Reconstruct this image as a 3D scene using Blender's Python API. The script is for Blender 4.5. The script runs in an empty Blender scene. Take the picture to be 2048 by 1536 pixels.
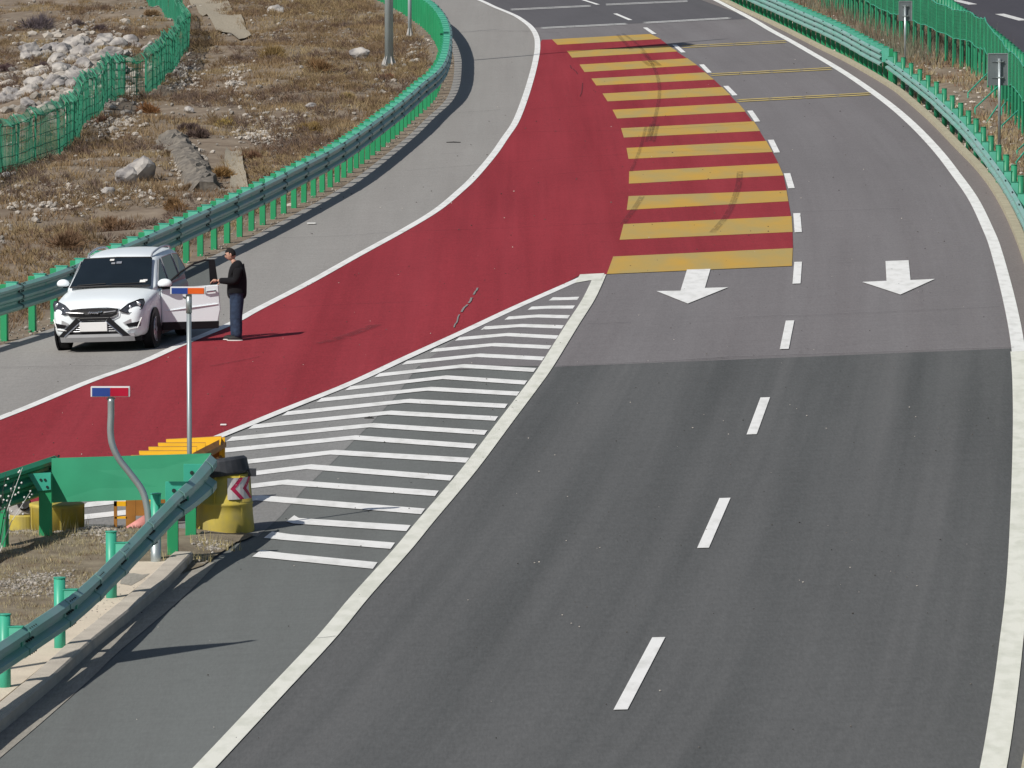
import bpy, bmesh, math, random
from mathutils import Vector, Matrix, noise
random.seed(7)
R = math.radians
S = bpy.context.scene
COL = S.collection

# ------------------------------------------------------------------ camera, sky, sun, exposure
F, HC, BANK = 14000.0, 10.79, 0.04
TH = math.atan((768 + 506.7) / F)
cam = bpy.data.cameras.new('camera'); camo = bpy.data.objects.new('camera', cam); COL.objects.link(camo)
camo.location = (0, 0, HC); camo.rotation_euler = (math.pi/2 - TH, 0, 0)
cam.sensor_width = 36; cam.lens = F/2048*36; cam.clip_start = 1; cam.clip_end = 6000
S.camera = camo
SUN_EL, SUN_DIR = R(42), Vector((.71, .704, 0)).normalized()      # SUN_DIR: way the shadows fall
w = bpy.data.worlds.new('World'); S.world = w; w.use_nodes = True
nt = w.node_tree; bg = nt.nodes['Background']
sky = nt.nodes.new('ShaderNodeTexSky'); sky.sky_type = 'NISHITA'; sky.sun_disc = False
sky.sun_elevation = SUN_EL; sky.sun_rotation = math.atan2(-SUN_DIR.x, -SUN_DIR.y)
sky.air_density = 1.0; sky.dust_density = 1.5
nt.links.new(sky.outputs[0], bg.inputs[0]); bg.inputs[1].default_value = 0.06
sl = bpy.data.lights.new('sun', 'SUN'); so = bpy.data.objects.new('sun', sl); COL.objects.link(so)
sl.energy = 4.1; sl.angle = R(.5); sl.color = (1, .955, .89)
sd = Vector((SUN_DIR.x*math.cos(SUN_EL), SUN_DIR.y*math.cos(SUN_EL), -math.sin(SUN_EL)))
so.rotation_euler = sd.to_track_quat('-Z', 'Y').to_euler(); so.location = (0, 0, 60)
S.view_settings.view_transform = 'Standard'; S.view_settings.look = 'None'
S.view_settings.exposure = 0.0; S.view_settings.gamma = 1; S.view_settings.use_curve_mapping = False
S.render.engine = 'CYCLES'

# ------------------------------------------------------------------ where things stand
CT, ST = math.cos(TH), math.sin(TH)
def zp(x): return BANK*max(-60, min(60, x))
def ray(px, py):
    u, v = px-1024, 768-py
    return Vector((u, F*CT + v*ST, -F*ST + v*CT))
def G(px, py, h=0.0):                       # a place on the banked road plane (plus h)
    d = ray(px, py); t = (h-HC)/(d.z - BANK*d.x)
    return Vector((0, 0, HC)) + d*t
def PV(px, py, Y):                          # a place in the upright plane at distance Y
    d = ray(px, py); return Vector((0, 0, HC)) + d*(Y/d.y)
def proj(P):
    q = P - Vector((0, 0, HC)); z = q.y*CT - q.z*ST; v = q.y*ST + q.z*CT
    return 1024 + F*q.x/z, 768 - F*v/z
def lerp(a, b, t): return a + (b-a)*t
def smooth(a, b, x):
    t = max(0, min(1, (x-a)/(b-a))); return t*t*(3-2*t)
def catmull(P, n=6):
    out = []
    Q = [P[0]*2-P[1]] + list(P) + [P[-1]*2-P[-2]]
    for i in range(1, len(Q)-2):
        a, b, c, d = Q[i-1], Q[i], Q[i+1], Q[i+2]
        for k in range(n):
            t = k/n
            out.append(.5*((2*b)+(c-a)*t+(2*a-5*b+4*c-d)*t*t+(3*b-a-3*c+d)*t**3))
    out.append(P[-1]); return out
def resample(P, step=None, n=None, closed_end=True):
    L = [0]
    for a, b in zip(P[:-1], P[1:]): L.append(L[-1]+(b-a).length)
    if n is None: n = max(1, round(L[-1]/step))
    out = []; j = 0
    for i in range(n+1):
        s = L[-1]*i/n
        while j < len(L)-2 and L[j+1] < s: j += 1
        t = (s-L[j])/max(1e-9, L[j+1]-L[j]); out.append(P[j].lerp(P[j+1], t))
    return out
def normals(P):
    N = []
    for i in range(len(P)):
        t = P[min(i+1, len(P)-1)]-P[max(i-1, 0)]; t.z = 0; t.normalize()
        N.append(Vector((t.y, -t.x, 0)))     # right of the way of travel
    return N
def offset(P, d):
    out = []
    for p, n in zip(P, normals(P)):
        q = p + n*d; q.z = p.z + BANK*n.x*d; out.append(q)
    return out
def C(px, n=6, step=None):                   # pixel list -> smooth curve on the road plane
    c = catmull([G(*p) for p in px], n)
    return resample(c, step) if step else c
class XofY:
    def __init__(s, P): s.P = sorted([(p.y, p.x) for p in P])
    def __call__(s, y):
        P = s.P
        if y <= P[0][0]: return P[0][1]
        if y >= P[-1][0]: return P[-1][1]
        lo, hi = 0, len(P)-1
        while hi-lo > 1:
            m = (lo+hi)//2
            if P[m][0] <= y: lo = m
            else: hi = m
        t = (y-P[lo][0])/max(1e-9, P[hi][0]-P[lo][0]); return lerp(P[lo][1], P[hi][1], t)

# ------------------------------------------------------------------ materials
def mat(name, col, rough=.8, metal=0, var=.12, scale=3.0, bump=0, bscale=40, spec=.4, col2=None, thr=None, vcol=None, coat=0, stretch=None):
    m = bpy.data.materials.new(name); m.use_nodes = True; n = m.node_tree; N = n.nodes; L = n.links
    b = N['Principled BSDF']; b.inputs['Roughness'].default_value = rough; b.inputs['Metallic'].default_value = metal
    b.inputs['Specular IOR Level'].default_value = spec
    if coat: b.inputs['Coat Weight'].default_value = coat; b.inputs['Coat Roughness'].default_value = .08
    g = N.new('ShaderNodeNewGeometry'); mp = N.new('ShaderNodeMapping'); L.new(g.outputs['Position'], mp.inputs[0])
    mp.inputs['Scale'].default_value = stretch or (1, 1, 1)
    tx = N.new('ShaderNodeTexNoise'); tx.inputs['Scale'].default_value = scale; tx.inputs['Detail'].default_value = 6
    L.new(mp.outputs[0], tx.inputs['Vector'])
    mr = N.new('ShaderNodeMapRange'); L.new(tx.outputs[0], mr.inputs[0])
    mr.inputs[1].default_value, mr.inputs[2].default_value = thr or (.3, .7)
    mx = N.new('ShaderNodeMix'); mx.data_type = 'RGBA'; L.new(mr.outputs[0], mx.inputs[0])
    c2 = col2 or tuple(c*(1+var) for c in col)
    c1 = col if col2 else tuple(c*(1-var) for c in col)
    mx.inputs[6].default_value = (*c1, 1); mx.inputs[7].default_value = (*c2, 1)
    out = mx.outputs[2]
    if vcol:
        at = N.new('ShaderNodeAttribute'); at.attribute_name = vcol
        mm = N.new('ShaderNodeMix'); mm.data_type = 'RGBA'; mm.blend_type = 'MULTIPLY'; mm.inputs[0].default_value = 1
        L.new(out, mm.inputs[6]); L.new(at.outputs['Color'], mm.inputs[7]); out = mm.outputs[2]
    L.new(out, b.inputs['Base Color'])
    if bump:
        t2 = N.new('ShaderNodeTexNoise'); t2.inputs['Scale'].default_value = bscale; t2.inputs['Detail'].default_value = 4
        L.new(g.outputs['Position'], t2.inputs['Vector'])
        bp = N.new('ShaderNodeBump'); bp.inputs['Strength'].default_value = bump; bp.inputs['Distance'].default_value = .02
        L.new(t2.outputs[0], bp.inputs['Height']); L.new(bp.outputs[0], b.inputs['Normal'])
    m['out'] = 0
    return m
def pavement(name, col, band=.12, streak=.10, grain=.25, rough=.85, blotch=.1, tint=(1, 1, 1), lane=False):
    m = bpy.data.materials.new(name); m.use_nodes = True; n = m.node_tree; N = n.nodes; L = n.links
    b = N['Principled BSDF']; b.inputs['Roughness'].default_value = rough; b.inputs['Specular IOR Level'].default_value = .10
    g = N.new('ShaderNodeNewGeometry')
    def nz(scale, stretch, src=None, det=4, rough_=.55):
        mp = N.new('ShaderNodeMapping'); mp.inputs['Scale'].default_value = stretch
        L.new(src or g.outputs['Position'], mp.inputs[0])
        t = N.new('ShaderNodeTexNoise'); t.inputs['Scale'].default_value = scale; t.inputs['Detail'].default_value = det
        t.inputs['Roughness'].default_value = rough_
        L.new(mp.outputs[0], t.inputs['Vector']); return t.outputs[0]
    def ma(op, a, c):
        k = N.new('ShaderNodeMath'); k.operation = op
        for i, v in enumerate((a, c)):
            if isinstance(v, (int, float)): k.inputs[i].default_value = v
            else: L.new(v, k.inputs[i])
        return k.outputs[0]
    src = None
    if lane:
        at = N.new('ShaderNodeAttribute'); at.attribute_name = 'lane'; src = at.outputs['Vector']
    terms = [(nz(1.0, (1.15, .012, 1), src, 3), band*4), (nz(1.0, (5, .05, 1), src, 4), streak*2),
             (nz(1.0, (.45, .05, 1), None, 5), blotch*3), (nz(30, (1, .11, 1), None, 5, .8), grain*2.4),
             (nz(2.2, (.5, 2.2, 1), None, 5, .7), blotch*2.2), (nz(9, (1, .45, 1), None, 8, .85), grain*.9)]
    v = 1.0
    for t, a in terms: v = ma('ADD', v, ma('MULTIPLY', ma('SUBTRACT', t, .5), a))
    v = ma('MAXIMUM', v, .3)
    mx = N.new('ShaderNodeMix'); mx.data_type = 'RGBA'
    L.new(terms[0][0], mx.inputs[0])
    mx.inputs[6].default_value = (col[0], col[1], col[2], 1)
    mx.inputs[7].default_value = (col[0]*tint[0], col[1]*tint[1], col[2]*tint[2], 1)
    vm = N.new('ShaderNodeVectorMath'); vm.operation = 'SCALE'; L.new(mx.outputs[2], vm.inputs[0]); L.new(v, vm.inputs['Scale'])
    L.new(vm.outputs[0], b.inputs['Base Color'])
    bp = N.new('ShaderNodeBump'); bp.inputs['Strength'].default_value = .25; bp.inputs['Distance'].default_value = .01
    L.new(terms[3][0], bp.inputs['Height']); L.new(bp.outputs[0], b.inputs['Normal'])
    return m
M = dict(
    shoulder=pavement('shoulder_pavement', (.30, .285, .27), .05, .06, .25, tint=(.97, 1, 1.0)),
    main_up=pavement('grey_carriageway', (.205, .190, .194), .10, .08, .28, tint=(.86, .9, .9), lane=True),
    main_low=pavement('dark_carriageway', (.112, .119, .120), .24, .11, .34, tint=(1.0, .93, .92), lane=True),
    far=pavement('dark_far_carriageway', (.115, .112, .12), .05, .05, .2, lane=True),
    opp=pavement('far_road', (.075, .073, .085), .05, .05, .2),
    gore=pavement('gore_pavement', (.165, .170, .165), .10, .05, .2, tint=(.9, .95, .95)),
    gore_light=pavement('gore_pale_pavement', (.24, .24, .235), .05, .05, .3),
    gutter=pavement('gutter_concrete', (.33, .31, .27), .05, .05, .4, blotch=.2),
    red=pavement('red_surfacing', (.295, .032, .042), .12, .14, .36, tint=(.90, 1.2, 1.15), rough=.85, blotch=.14),
    yellow=mat('yellow_paint', (.55, .33, .055), .7, var=.0, scale=1.0, col2=(.43, .32, .11), thr=(.35, .65), bump=.2, stretch=(1.2, .25, 1)),
    thinyellow=mat('pale_yellow_paint', (.58, .45, .16), .7, var=.15),
    white=mat('white_road_paint', (.86, .86, .84), .6, var=0, scale=5, thr=(.45, .75), stretch=(1, .3, 1), col2=(.68, .68, .65), bump=.2, bscale=90),
    cream=mat('worn_cream_paint', (.79, .79, .71), .6, var=0, scale=5, thr=(.42, .75), stretch=(1, .3, 1), col2=(.62, .63, .54), bump=.3, bscale=60),
    wornwhite=mat('worn_white_paint', (.72, .72, .70), .6, var=0, scale=6, col2=(.3, .3, .3), thr=(.55, .7)),
    skid=mat('tyre_rubber_mark', (.03, .028, .028), .9, var=.3, scale=6),
    crack=mat('dark_joint_sealant', (.03, .028, .03), .8),
    dirt=mat('dry_earth', (.285, .235, .18), .95, var=0, scale=1.6, col2=(.18, .14, .105), bump=.8, bscale=9, spec=.1),
    verge=mat('verge_soil', (.27, .23, .17), .95, var=0, scale=2.5, col2=(.16, .13, .095), bump=.8, bscale=14, spec=.1),
    concrete=mat('kerb_concrete', (.50, .45, .38), .9, var=.14, scale=2.2, bump=.4, bscale=30),
    slab=mat('slab_concrete', (.62, .54, .43), .9, var=.1, scale=1.6, bump=.4, bscale=25),
    kerbtan=mat('tan_kerb', (.43, .39, .28), .9, var=.12, scale=3, bump=.4, bscale=30),
    chute=mat('mortared_stone', (.40, .355, .27), .9, var=0, scale=9, col2=(.28, .24, .18), bump=.8, bscale=12, stretch=(2.5, .5, 1)),
    stone=mat('pale_stone', (.46, .43, .39), .9, var=.25, scale=2.5, bump=.6, bscale=12, vcol='tint'),
    boulder=mat('boulder_rock', (.43, .405, .375), .9, var=0, scale=2.4, col2=(.20, .19, .19), thr=(.4, .62), bump=.8, bscale=8),
    scrub=mat('dry_scrub', (1, 1, 1), .95, var=.15, scale=8, spec=.05, vcol='tint'),
    postg=mat('green_post_paint', (.025, .30, .125), .45, var=.10, scale=1.3),
    blockg=mat('teal_block_paint', (.05, .40, .28), .45, var=.10, scale=2),
    beamg=mat('weathered_green_beam', (.19, .45, .37), .42, metal=.1, var=0, scale=1.1, col2=(.30, .46, .44), bump=.15, bscale=20),
    panelg=mat('green_sheet_paint', (.035, .30, .16), .5, var=.14, scale=1.2, bump=.05, bscale=3),
    tubeg=mat('green_tube_paint', (.05, .38, .25), .4, var=.1, scale=2),
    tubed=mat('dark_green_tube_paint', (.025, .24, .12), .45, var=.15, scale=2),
    netg=mat('green_mesh_wire', (.02, .20, .10), .6, var=.2, scale=2),
    netw=mat('green_fence_wire', (.03, .24, .14), .6, var=.25, scale=1.5),
    edge=mat('lit_pale_green_edge', (.11, .46, .33), .5),  # paler colour paints the lit top edge of the spacer blocks
    bolt=mat('dark_bolt', (.02, .03, .03), .5),
    galv=mat('galvanised_steel', (.42, .47, .48), .35, metal=.6, var=.1, scale=3),
    pole=mat('pale_painted_pole', (.46, .54, .56), .4, metal=.2, var=.07, scale=2),
    alu=mat('sign_back_aluminium', (.20, .23, .24), .45, metal=.5, var=.1, scale=3),
    amber=mat('amber_yellow_steel', (.92, .49, .015), .5, var=.08, scale=3),
    shadeor=mat('shaded_orange_steel', (.34, .15, .03), .6, var=.25, scale=4),  # darker orange, with the shade on the cushion's sides and legs in its colour
    barrel=mat('faded_yellow_plastic', (.56, .44, .06), .6, var=0, scale=5, col2=(.40, .33, .10)),
    lid=mat('black_rubber_lid', (.035, .038, .045), .6, var=.3, scale=6),
    fadedred=mat('faded_pink_plastic', (.72, .30, .27), .6, var=.12, scale=4),
    offwhite=mat('dirty_white_metal', (.60, .57, .55), .6, var=.12, scale=4),
    blue=mat('blue_lens', (.03, .07, .30), .3), orange=mat('orange_lens', (.80, .13, .02), .3), redl=mat('red_lens', (.45, .01, .04), .3),
    whitep=mat('white_plastic', (.75, .75, .74), .4, var=.03),
    magenta=mat('red_reflective_print', (.45, .02, .08), .4), greyp=mat('white_reflective_print', (.62, .6, .6), .4),
    carw=mat('white_car_paint', (.84, .90, .93), .35, var=.01, coat=.25, spec=.3),
    glass=mat('dark_car_glass', (.012, .018, .024), .06, var=.1, spec=.6),
    doorglass=None,
    black=mat('black_plastic', (.010, .010, .012), .55, var=.2, spec=.25), tyre=mat('tyre_rubber', (.016, .016, .018), .8, var=.2),
    chrome=mat('chrome_trim', (.62, .63, .65), .15, metal=.9, var=.02), silver=mat('silver_trim', (.55, .56, .58), .3, metal=.5, var=.04),
    lamp=mat('headlamp_lens', (.05, .055, .065), .12, var=.4, scale=30, spec=.6), lampw=mat('lamp_reflector', (.7, .72, .75), .15, metal=.7, var=.1),
    dim=mat('car_interior', (.03, .028, .028), .8), seat=mat('seat_fabric', (.055, .05, .05), .9),
    skin=mat('skin', (.52, .30, .22), .55, var=.05), hair=mat('black_hair', (.012, .010, .010), .9, var=.2, bump=.6, bscale=60),
    jacket=mat('black_jacket', (.005, .005, .007), .95, var=.3, scale=9, bump=.5, bscale=14),
    jeans=mat('blue_jeans', (.025, .045, .085), .9, var=.35, scale=11, bump=.6, bscale=16),
    shoe=mat('black_shoe', (.02, .02, .02), .7), sole=mat('white_sole', (.7, .68, .66), .6),
    litter=mat('pale_litter', (.7, .7, .68), .7), dark=mat('dark_debris', (.03, .03, .03), .9))
def glassy():
    m = bpy.data.materials.new('tinted_door_glass'); m.use_nodes = True; b = m.node_tree.nodes['Principled BSDF']
    b.inputs['Base Color'].default_value = (.25, .30, .31, 1); b.inputs['Roughness'].default_value = .0
    b.inputs['Transmission Weight'].default_value = 1; b.inputs['IOR'].default_value = 1.05
    return m
M['doorglass'] = glassy()
def faint(m, a):
    N = m.node_tree.nodes; L = m.node_tree.links; o = N['Material Output']; b = N['Principled BSDF']; b.inputs['Alpha'].default_value = a
faint(M['skid'], .24); faint(M['crack'], .5)

# ------------------------------------------------------------------ object helpers
def mesh(name, bm, m, parent=None, smooth_=False, shared=False):
    if isinstance(bm, bmesh.types.BMesh):
        me = bpy.data.meshes.new(name); bm.to_mesh(me); bm.free()
    else: me = bm
    if m is not None and not me.materials: me.materials.append(M[m] if isinstance(m, str) else m)
    if smooth_:
        for p in me.polygons: p.use_smooth = True
    o = bpy.data.objects.new(name, me); COL.objects.link(o)
    if parent: o.parent = parent
    return o
def tag(o, label=None, cat=None, group=None, kind=None):
    if label: o['label'] = label
    if cat: o['category'] = cat
    if group: o['group'] = group
    if kind: o['kind'] = kind
    return o
def thing(name, label, cat, loc=(0, 0, 0), rz=0, group=None):
    o = bpy.data.objects.new(name, None); COL.objects.link(o); o.location = loc; o.rotation_euler = (0, 0, rz)
    o.empty_display_size = .3
    return tag(o, label, cat, group)
def put(name, me, m, parent, loc, rz=0, smooth_=False, rot=None):
    o = mesh(name, me, m, parent, smooth_); o.location = loc; o.rotation_euler = rot or (0, 0, rz); return o
def box(bm, x0, x1, y0, y1, z0, z1, mtx=None, bev=0):
    vs = [bm.verts.new((x, y, z)) for x in (x0, x1) for y in (y0, y1) for z in (z0, z1)]
    fs = [(0, 1, 3, 2), (4, 6, 7, 5), (0, 4, 5, 1), (2, 3, 7, 6), (0, 2, 6, 4), (1, 5, 7, 3)]
    ff = [bm.faces.new([vs[i] for i in f]) for f in fs]
    if bev:
        es = list({e for f in ff for e in f.edges}); r = bmesh.ops.bevel(bm, geom=es, offset=bev, segments=1, affect='EDGES')
        vs = list({v for f in r['faces'] for v in f.verts} | {v for v in vs if v.is_valid})
    if mtx is not None:
        for v in vs: v.co = mtx @ v.co
    return bm
def newbox(*a, **k):
    bm = bmesh.new(); box(bm, *a, **k); return bm
def cyl(bm, r, z0, z1, n=16, r2=None, cx=0, cy=0, cap=True, mtx=None):
    r2 = r if r2 is None else r2
    a = [bm.verts.new((cx+r*math.cos(2*math.pi*i/n), cy+r*math.sin(2*math.pi*i/n), z0)) for i in range(n)]
    b = [bm.verts.new((cx+r2*math.cos(2*math.pi*i/n), cy+r2*math.sin(2*math.pi*i/n), z1)) for i in range(n)]
    for i in range(n): bm.faces.new((a[i], a[(i+1) % n], b[(i+1) % n], b[i]))
    if cap: bm.faces.new(b); bm.faces.new(a[::-1])
    if mtx is not None:
        for v in a+b: v.co = mtx @ v.co
    return bm
def tube(bm, P, r, n=10, cap=True):
    rings = []; up = Vector((0, 0, 1)); prev = None
    for i, p in enumerate(P):
        t = (P[min(i+1, len(P)-1)]-P[max(i-1, 0)]).normalized()
        if prev is None:
            ref = up if abs(t.z) < .9 else Vector((0, 1, 0)); x = t.cross(ref).normalized()
        else: x = (prev - t*prev.dot(t)).normalized()
        prev = x; y = t.cross(x); rr = r[i] if isinstance(r, (list, tuple)) else r
        rings.append([bm.verts.new(p + (x*math.cos(2*math.pi*k/n)+y*math.sin(2*math.pi*k/n))*rr) for k in range(n)])
    for a, b in zip(rings[:-1], rings[1:]):
        for k in range(n): bm.faces.new((a[k], a[(k+1) % n], b[(k+1) % n], b[k]))
    if cap: bm.faces.new(rings[0][::-1]); bm.faces.new(rings[-1])
    return bm
def sweep(bm, P, prof, N=None, closed=True, cap=True):
    N = N or normals(P); rings = []
    for p, n in zip(P, N): rings.append([bm.verts.new((p.x+n.x*d, p.y+n.y*d, p.z+z)) for d, z in prof])
    k = len(prof)
    for a, b in zip(rings[:-1], rings[1:]):
        for i in range(k if closed else k-1):
            j = (i+1) % k; bm.faces.new((a[i], a[j], b[j], b[i]))
    if cap and closed: bm.faces.new(rings[0][::-1]); bm.faces.new(rings[-1])
    return bm
def flat(name, P, z, m, parent=None):
    bm = bmesh.new(); f = bm.faces.new([bm.verts.new((p.x, p.y, p.z+z)) for p in P])
    bmesh.ops.triangulate(bm, faces=[f], ngon_method='EAR_CLIP'); bmesh.ops.recalc_face_normals(bm, faces=bm.faces)
    if sum(f.normal.z for f in bm.faces) < 0: bmesh.ops.reverse_faces(bm, faces=bm.faces)
    return mesh(name, bm, m, parent)
def ribbon(name, P, width, z, m, parent=None):
    bm = bmesh.new(); N = normals(P); pr = None
    for p, n in zip(P, N):
        a = bm.verts.new((p.x-n.x*width/2, p.y-n.y*width/2, p.z-BANK*n.x*width/2+z)); b = bm.verts.new((p.x+n.x*width/2, p.y+n.y*width/2, p.z+BANK*n.x*width/2+z))
        if pr: bm.faces.new((pr[0], pr[1], b, a))
        pr = (a, b)
    bmesh.ops.recalc_face_normals(bm, faces=bm.faces)
    if sum(f.normal.z for f in bm.faces) < 0: bmesh.ops.reverse_faces(bm, faces=bm.faces)
    return mesh(name, bm, m, parent)

# ------------------------------------------------------------------ the lines the road is laid out on
px_post_left = [(-2600, 1400), (-1500, 1110), (-800, 910), (-300, 768), (-80, 703), (24, 671), (69, 656.5), (108, 641), (184, 608), (252, 577), (315, 548), (375, 519), (434, 491),
    (505, 455.5), (575, 418), (644, 380), (694, 346), (742, 309), (790, 270), (826, 236), (854, 212), (869, 193), (878, 171), (883, 145), (884, 118), (879, 97), (870, 79),
    (855, 60), (828, 39), (786, 13), (740, -8), (650, -40), (500, -80), (300, -125)]
px_line_left = [(-400, 985), (0, 838), (175, 766), (275, 730), (362, 691), (462, 649), (512, 621.5), (612, 570), (712, 514), (812, 459), (874, 421), (920, 383), (949, 355), (987, 310),
    (1009, 278), (1031, 245), (1049, 200), (1063, 155), (1071.5, 120), (1075, 95), (1073, 74), (1062, 55), (1042, 39), (1024, 29), (990, 15), (957, 0), (900, -20), (780, -55), (560, -105)]
px_gore = [(1165, 557), (1095, 588), (1025, 619), (925, 666), (815, 716), (703, 768), (573, 820), (443, 873), (200, 968), (0, 1043), (-250, 1130), (-600, 1250)]
px_thick = [(1200, 551), (1192, 570), (1175, 604), (1144, 652), (1093, 734), (1060, 780), (1010, 846), (936, 944), (850, 1046), (804, 1102), (720, 1196), (652, 1278), (540, 1398), (411, 1536), (300, 1650)]
px_right = [(1480, 26), (1511, 43), (1541, 61), (1576, 80), (1611, 100), (1690, 147), (1766, 200), (1822, 247), (1873, 300), (1912, 350), (1947, 400), (1976, 460), (1992, 502), (2018, 600),
    (2036, 696), (2043, 800), (2043, 950), (2036, 1150), (2021, 1300), (2008.5, 1400), (1987, 1536), (1950, 1700)]
px_kerb = [(1000, -120), (1200, -72), (1400, -16), (1500, 27), (1568, 59), (1637, 94), (1705, 128), (1785, 175), (1819, 201), (1870, 246), (1921, 298), (1963, 341), (1997, 387), (2031, 451),
    (2065, 540), (2092, 650), (2110, 800), (2118, 1000), (2105, 1300), (2060, 1600), (2030, 1750)]
px_red_r = [(1301, 69), (1321, 79), (1351, 102), (1394, 131), (1428, 160), (1460, 191), (1490, 224), (1519, 262.5), (1545, 305), (1557, 328), (1567, 352), (1573, 380), (1577, 404), (1582, 433), (1585, 465), (1586, 497), (1584, 533)]
px_dash = [((1241, 1422.5), (1317.5, 1277.5)), ((1406, 1098.5), (1450, 998.5)), ((1503.3, 871), (1530.5, 797)), ((1568.5, 700), (1580, 643)), ((1593, 569), (1596.3, 525.5)),
    ((1596.5, 466), (1593.5, 428)), ((1583, 378), (1574, 348)), ((1554, 306.5), (1541.5, 281)), ((1515, 244.5), (1499.7, 222.5)), ((1470, 192), (1451.5, 173)), ((1419, 146.5), (1403, 130)),
    ((1367, 106), (1349, 90.5)), ((1309, 69), (1290, 56)), ((1261, 41), (1230, 28)), ((1196, 10), (1165, 0))]
POSTL = C(px_post_left); LEDGE = offset(POSTL, .42)
LINEL = C(px_line_left); GORE = C(px_gore); THICK = C(px_thick); RIGHT = C(px_right); KERBR = C(px_kerb)
DASHC = [G(*p) for d in px_dash for p in d]
xdash = XofY(DASHC + [G(1020, 1700), G(1000, -60)]); xledge = XofY(LEDGE); xkerb = XofY(KERBR)
Y0, Y1 = G(1024, 1750).y, G(1024, -125).y

# opposite carriageway edge beyond the median
OPPE = C([(1780, -110), (1830, -50), (1885, 0), (1935, 42), (1990, 88), (2045, 140), (2110, 210), (2190, 330), (2270, 520), (2330, 800), (2350, 1200), (2330, 1750)]); xopp = XofY(OPPE)

# ------------------------------------------------------------------ ground
def tnoise(x, y):
    v = Vector((x*.22, y*.13, 0)); a = noise.noise(v)*.38
    a += noise.noise(Vector((x*.7, y*.45, 3)))*.11 + noise.noise(Vector((x*1.9, y*1.3, 7)))*.05
    return a
HEAP = [(G(130, 175), .45), (G(215, 130), .45), (G(70, 215), .3), (G(150, 215), .3)]
def heap(x, y):
    return sum(h*math.exp(-((x-p.x)/1.0)**2-((y-p.y)/6.5)**2) for p, h in HEAP)
def trelief(x, y):
    if y < Y0 or y > Y1+40: return 0
    m = 0; a = xledge(y)-x
    if a > 0: m = smooth(.5, 3.5, a)
    else:
        k = x - xkerb(y)
        if k > 0:
            o = xopp(y)-x; m = smooth(.4, 2, k)*smooth(.2, 2.0, o)
            return m*(tnoise(x, y)*.8+.02)
    return m*(tnoise(x, y)+.05+(heap(x, y) if x < -8 else 0))
def tz(x, y): return zp(x) - .03 + trelief(x, y)
def GT(px, py):
    h = 0
    for _ in range(5):
        p = G(px, py, h); h = lerp(h, -.03+trelief(p.x, p.y), .8)
    return Vector((p.x, p.y, tz(p.x, p.y)))
xs = [-2000, -800, -300, -120, -60, -40] + [-30+.32*i for i in range(165)] + [24, 30, 40, 60, 120, 300, 800, 2000]
ys = [-800, -200, 0, 40] + [60+.5*i for i in range(640)] + [400, 470, 600, 900, 1600, 3500]
V = [(x, y, tz(x, y)-(.03 if True else 0)) for y in ys for x in xs]; nx = len(xs)
FC = [(j*nx+i, j*nx+i+1, (j+1)*nx+i+1, (j+1)*nx+i) for j in range(len(ys)-1) for i in range(nx-1)]
me = bpy.data.meshes.new('ground'); me.from_pydata(V, [], FC); me.materials.append(M['dirt'])
for p in me.polygons: p.use_smooth = True
gnd = bpy.data.objects.new('ground', me); COL.objects.link(gnd); tag(gnd, kind='structure')

# ------------------------------------------------------------------ road sheets
def sheet(name, fl, fr, ya, yb, z, m, parent=None, cols=10, step=3.0):
    bm = bmesh.new(); la = bm.verts.layers.float_vector.new('lane'); prev = None
    n = max(2, int((yb-ya)/step))
    for i in range(n+1):
        y = lerp(ya, yb, i/n); a, b = fl(y), fr(y); row = []
        for k in range(cols+1):
            x = lerp(a, b, k/cols); v = bm.verts.new((x, y, zp(x)+z)); v[la] = Vector((x-xdash(y), y, 0)); row.append(v)
        if prev:
            for k in range(cols): bm.faces.new((prev[k], prev[k+1], row[k+1], row[k]))
        prev = row
    return mesh(name, bm, m, parent)
road = tag(sheet('road', xledge, lambda y: xkerb(y)+.05, Y0, Y1, 0, 'shoulder'), kind='structure')
# carriageway: left border follows the ramp line far away, then the gore tip and the thick line
xline = XofY(LINEL); xthick = XofY(THICK); ytip = G(1205, 549).y
def xmain(y):
    if y > ytip: return min(xline(y), xthick(ytip)) if False else lerp(xthick(ytip), xline(y), smooth(ytip, G(1075, 100).y, y))
    return xthick(y)
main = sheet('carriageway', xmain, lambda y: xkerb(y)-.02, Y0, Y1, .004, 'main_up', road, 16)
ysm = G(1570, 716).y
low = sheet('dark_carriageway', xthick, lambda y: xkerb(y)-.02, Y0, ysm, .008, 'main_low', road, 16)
far = sheet('far_carriageway', xline, lambda y: xkerb(y)-.02, G(1200, 50).y, Y1, .008, 'far', road, 8)
opp = tag(sheet('opposite_road', xopp, lambda y: xopp(y)+12, Y0, Y1+60, .0, 'opp', None, 6), kind='structure')
shr = sheet('right_shoulder', XofY(offset(RIGHT, .12) + [KERBR[0], KERBR[3], KERBR[6]]), lambda y: xkerb(y)-.02, G(2036, 696).y, Y1, .012,
            pavement('brownish_shoulder', (.20, .18, .175), .04, .05, .3), road, 3)
gore = flat('gore', [G(*p) for p in [(1168, 556), (1200, 549), (1144, 652), (1093, 734), (1010, 846), (936, 944), (804, 1102), (652, 1278), (411, 1536), (300, 1650), (-700, 1700), (-700, 1290), (0, 1043), (443, 873), (703, 768), (925, 666)]], .004, 'gore', road)
flat('pale_gore_strip', [G(*p) for p in [(925, 672), (835, 735), (792, 793), (740, 850), (665, 925), (607, 980), (560, 1035), (515, 1075), (450, 1062), (200, 1050), (0, 1052), (443, 880), (703, 773)]], .008, 'gore_light', road)
flat('upper_gore', [G(*p) for p in [(1168, 556), (1190, 556), (1144, 652), (1093, 734), (1000, 733), (930, 740), (850, 742), (838, 733), (925, 669)]], .012, 'main_up', road)
redP = [G(*p) for p in px_line_left if p[1] > 78 and p[0] < 1080][::-1]
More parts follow.
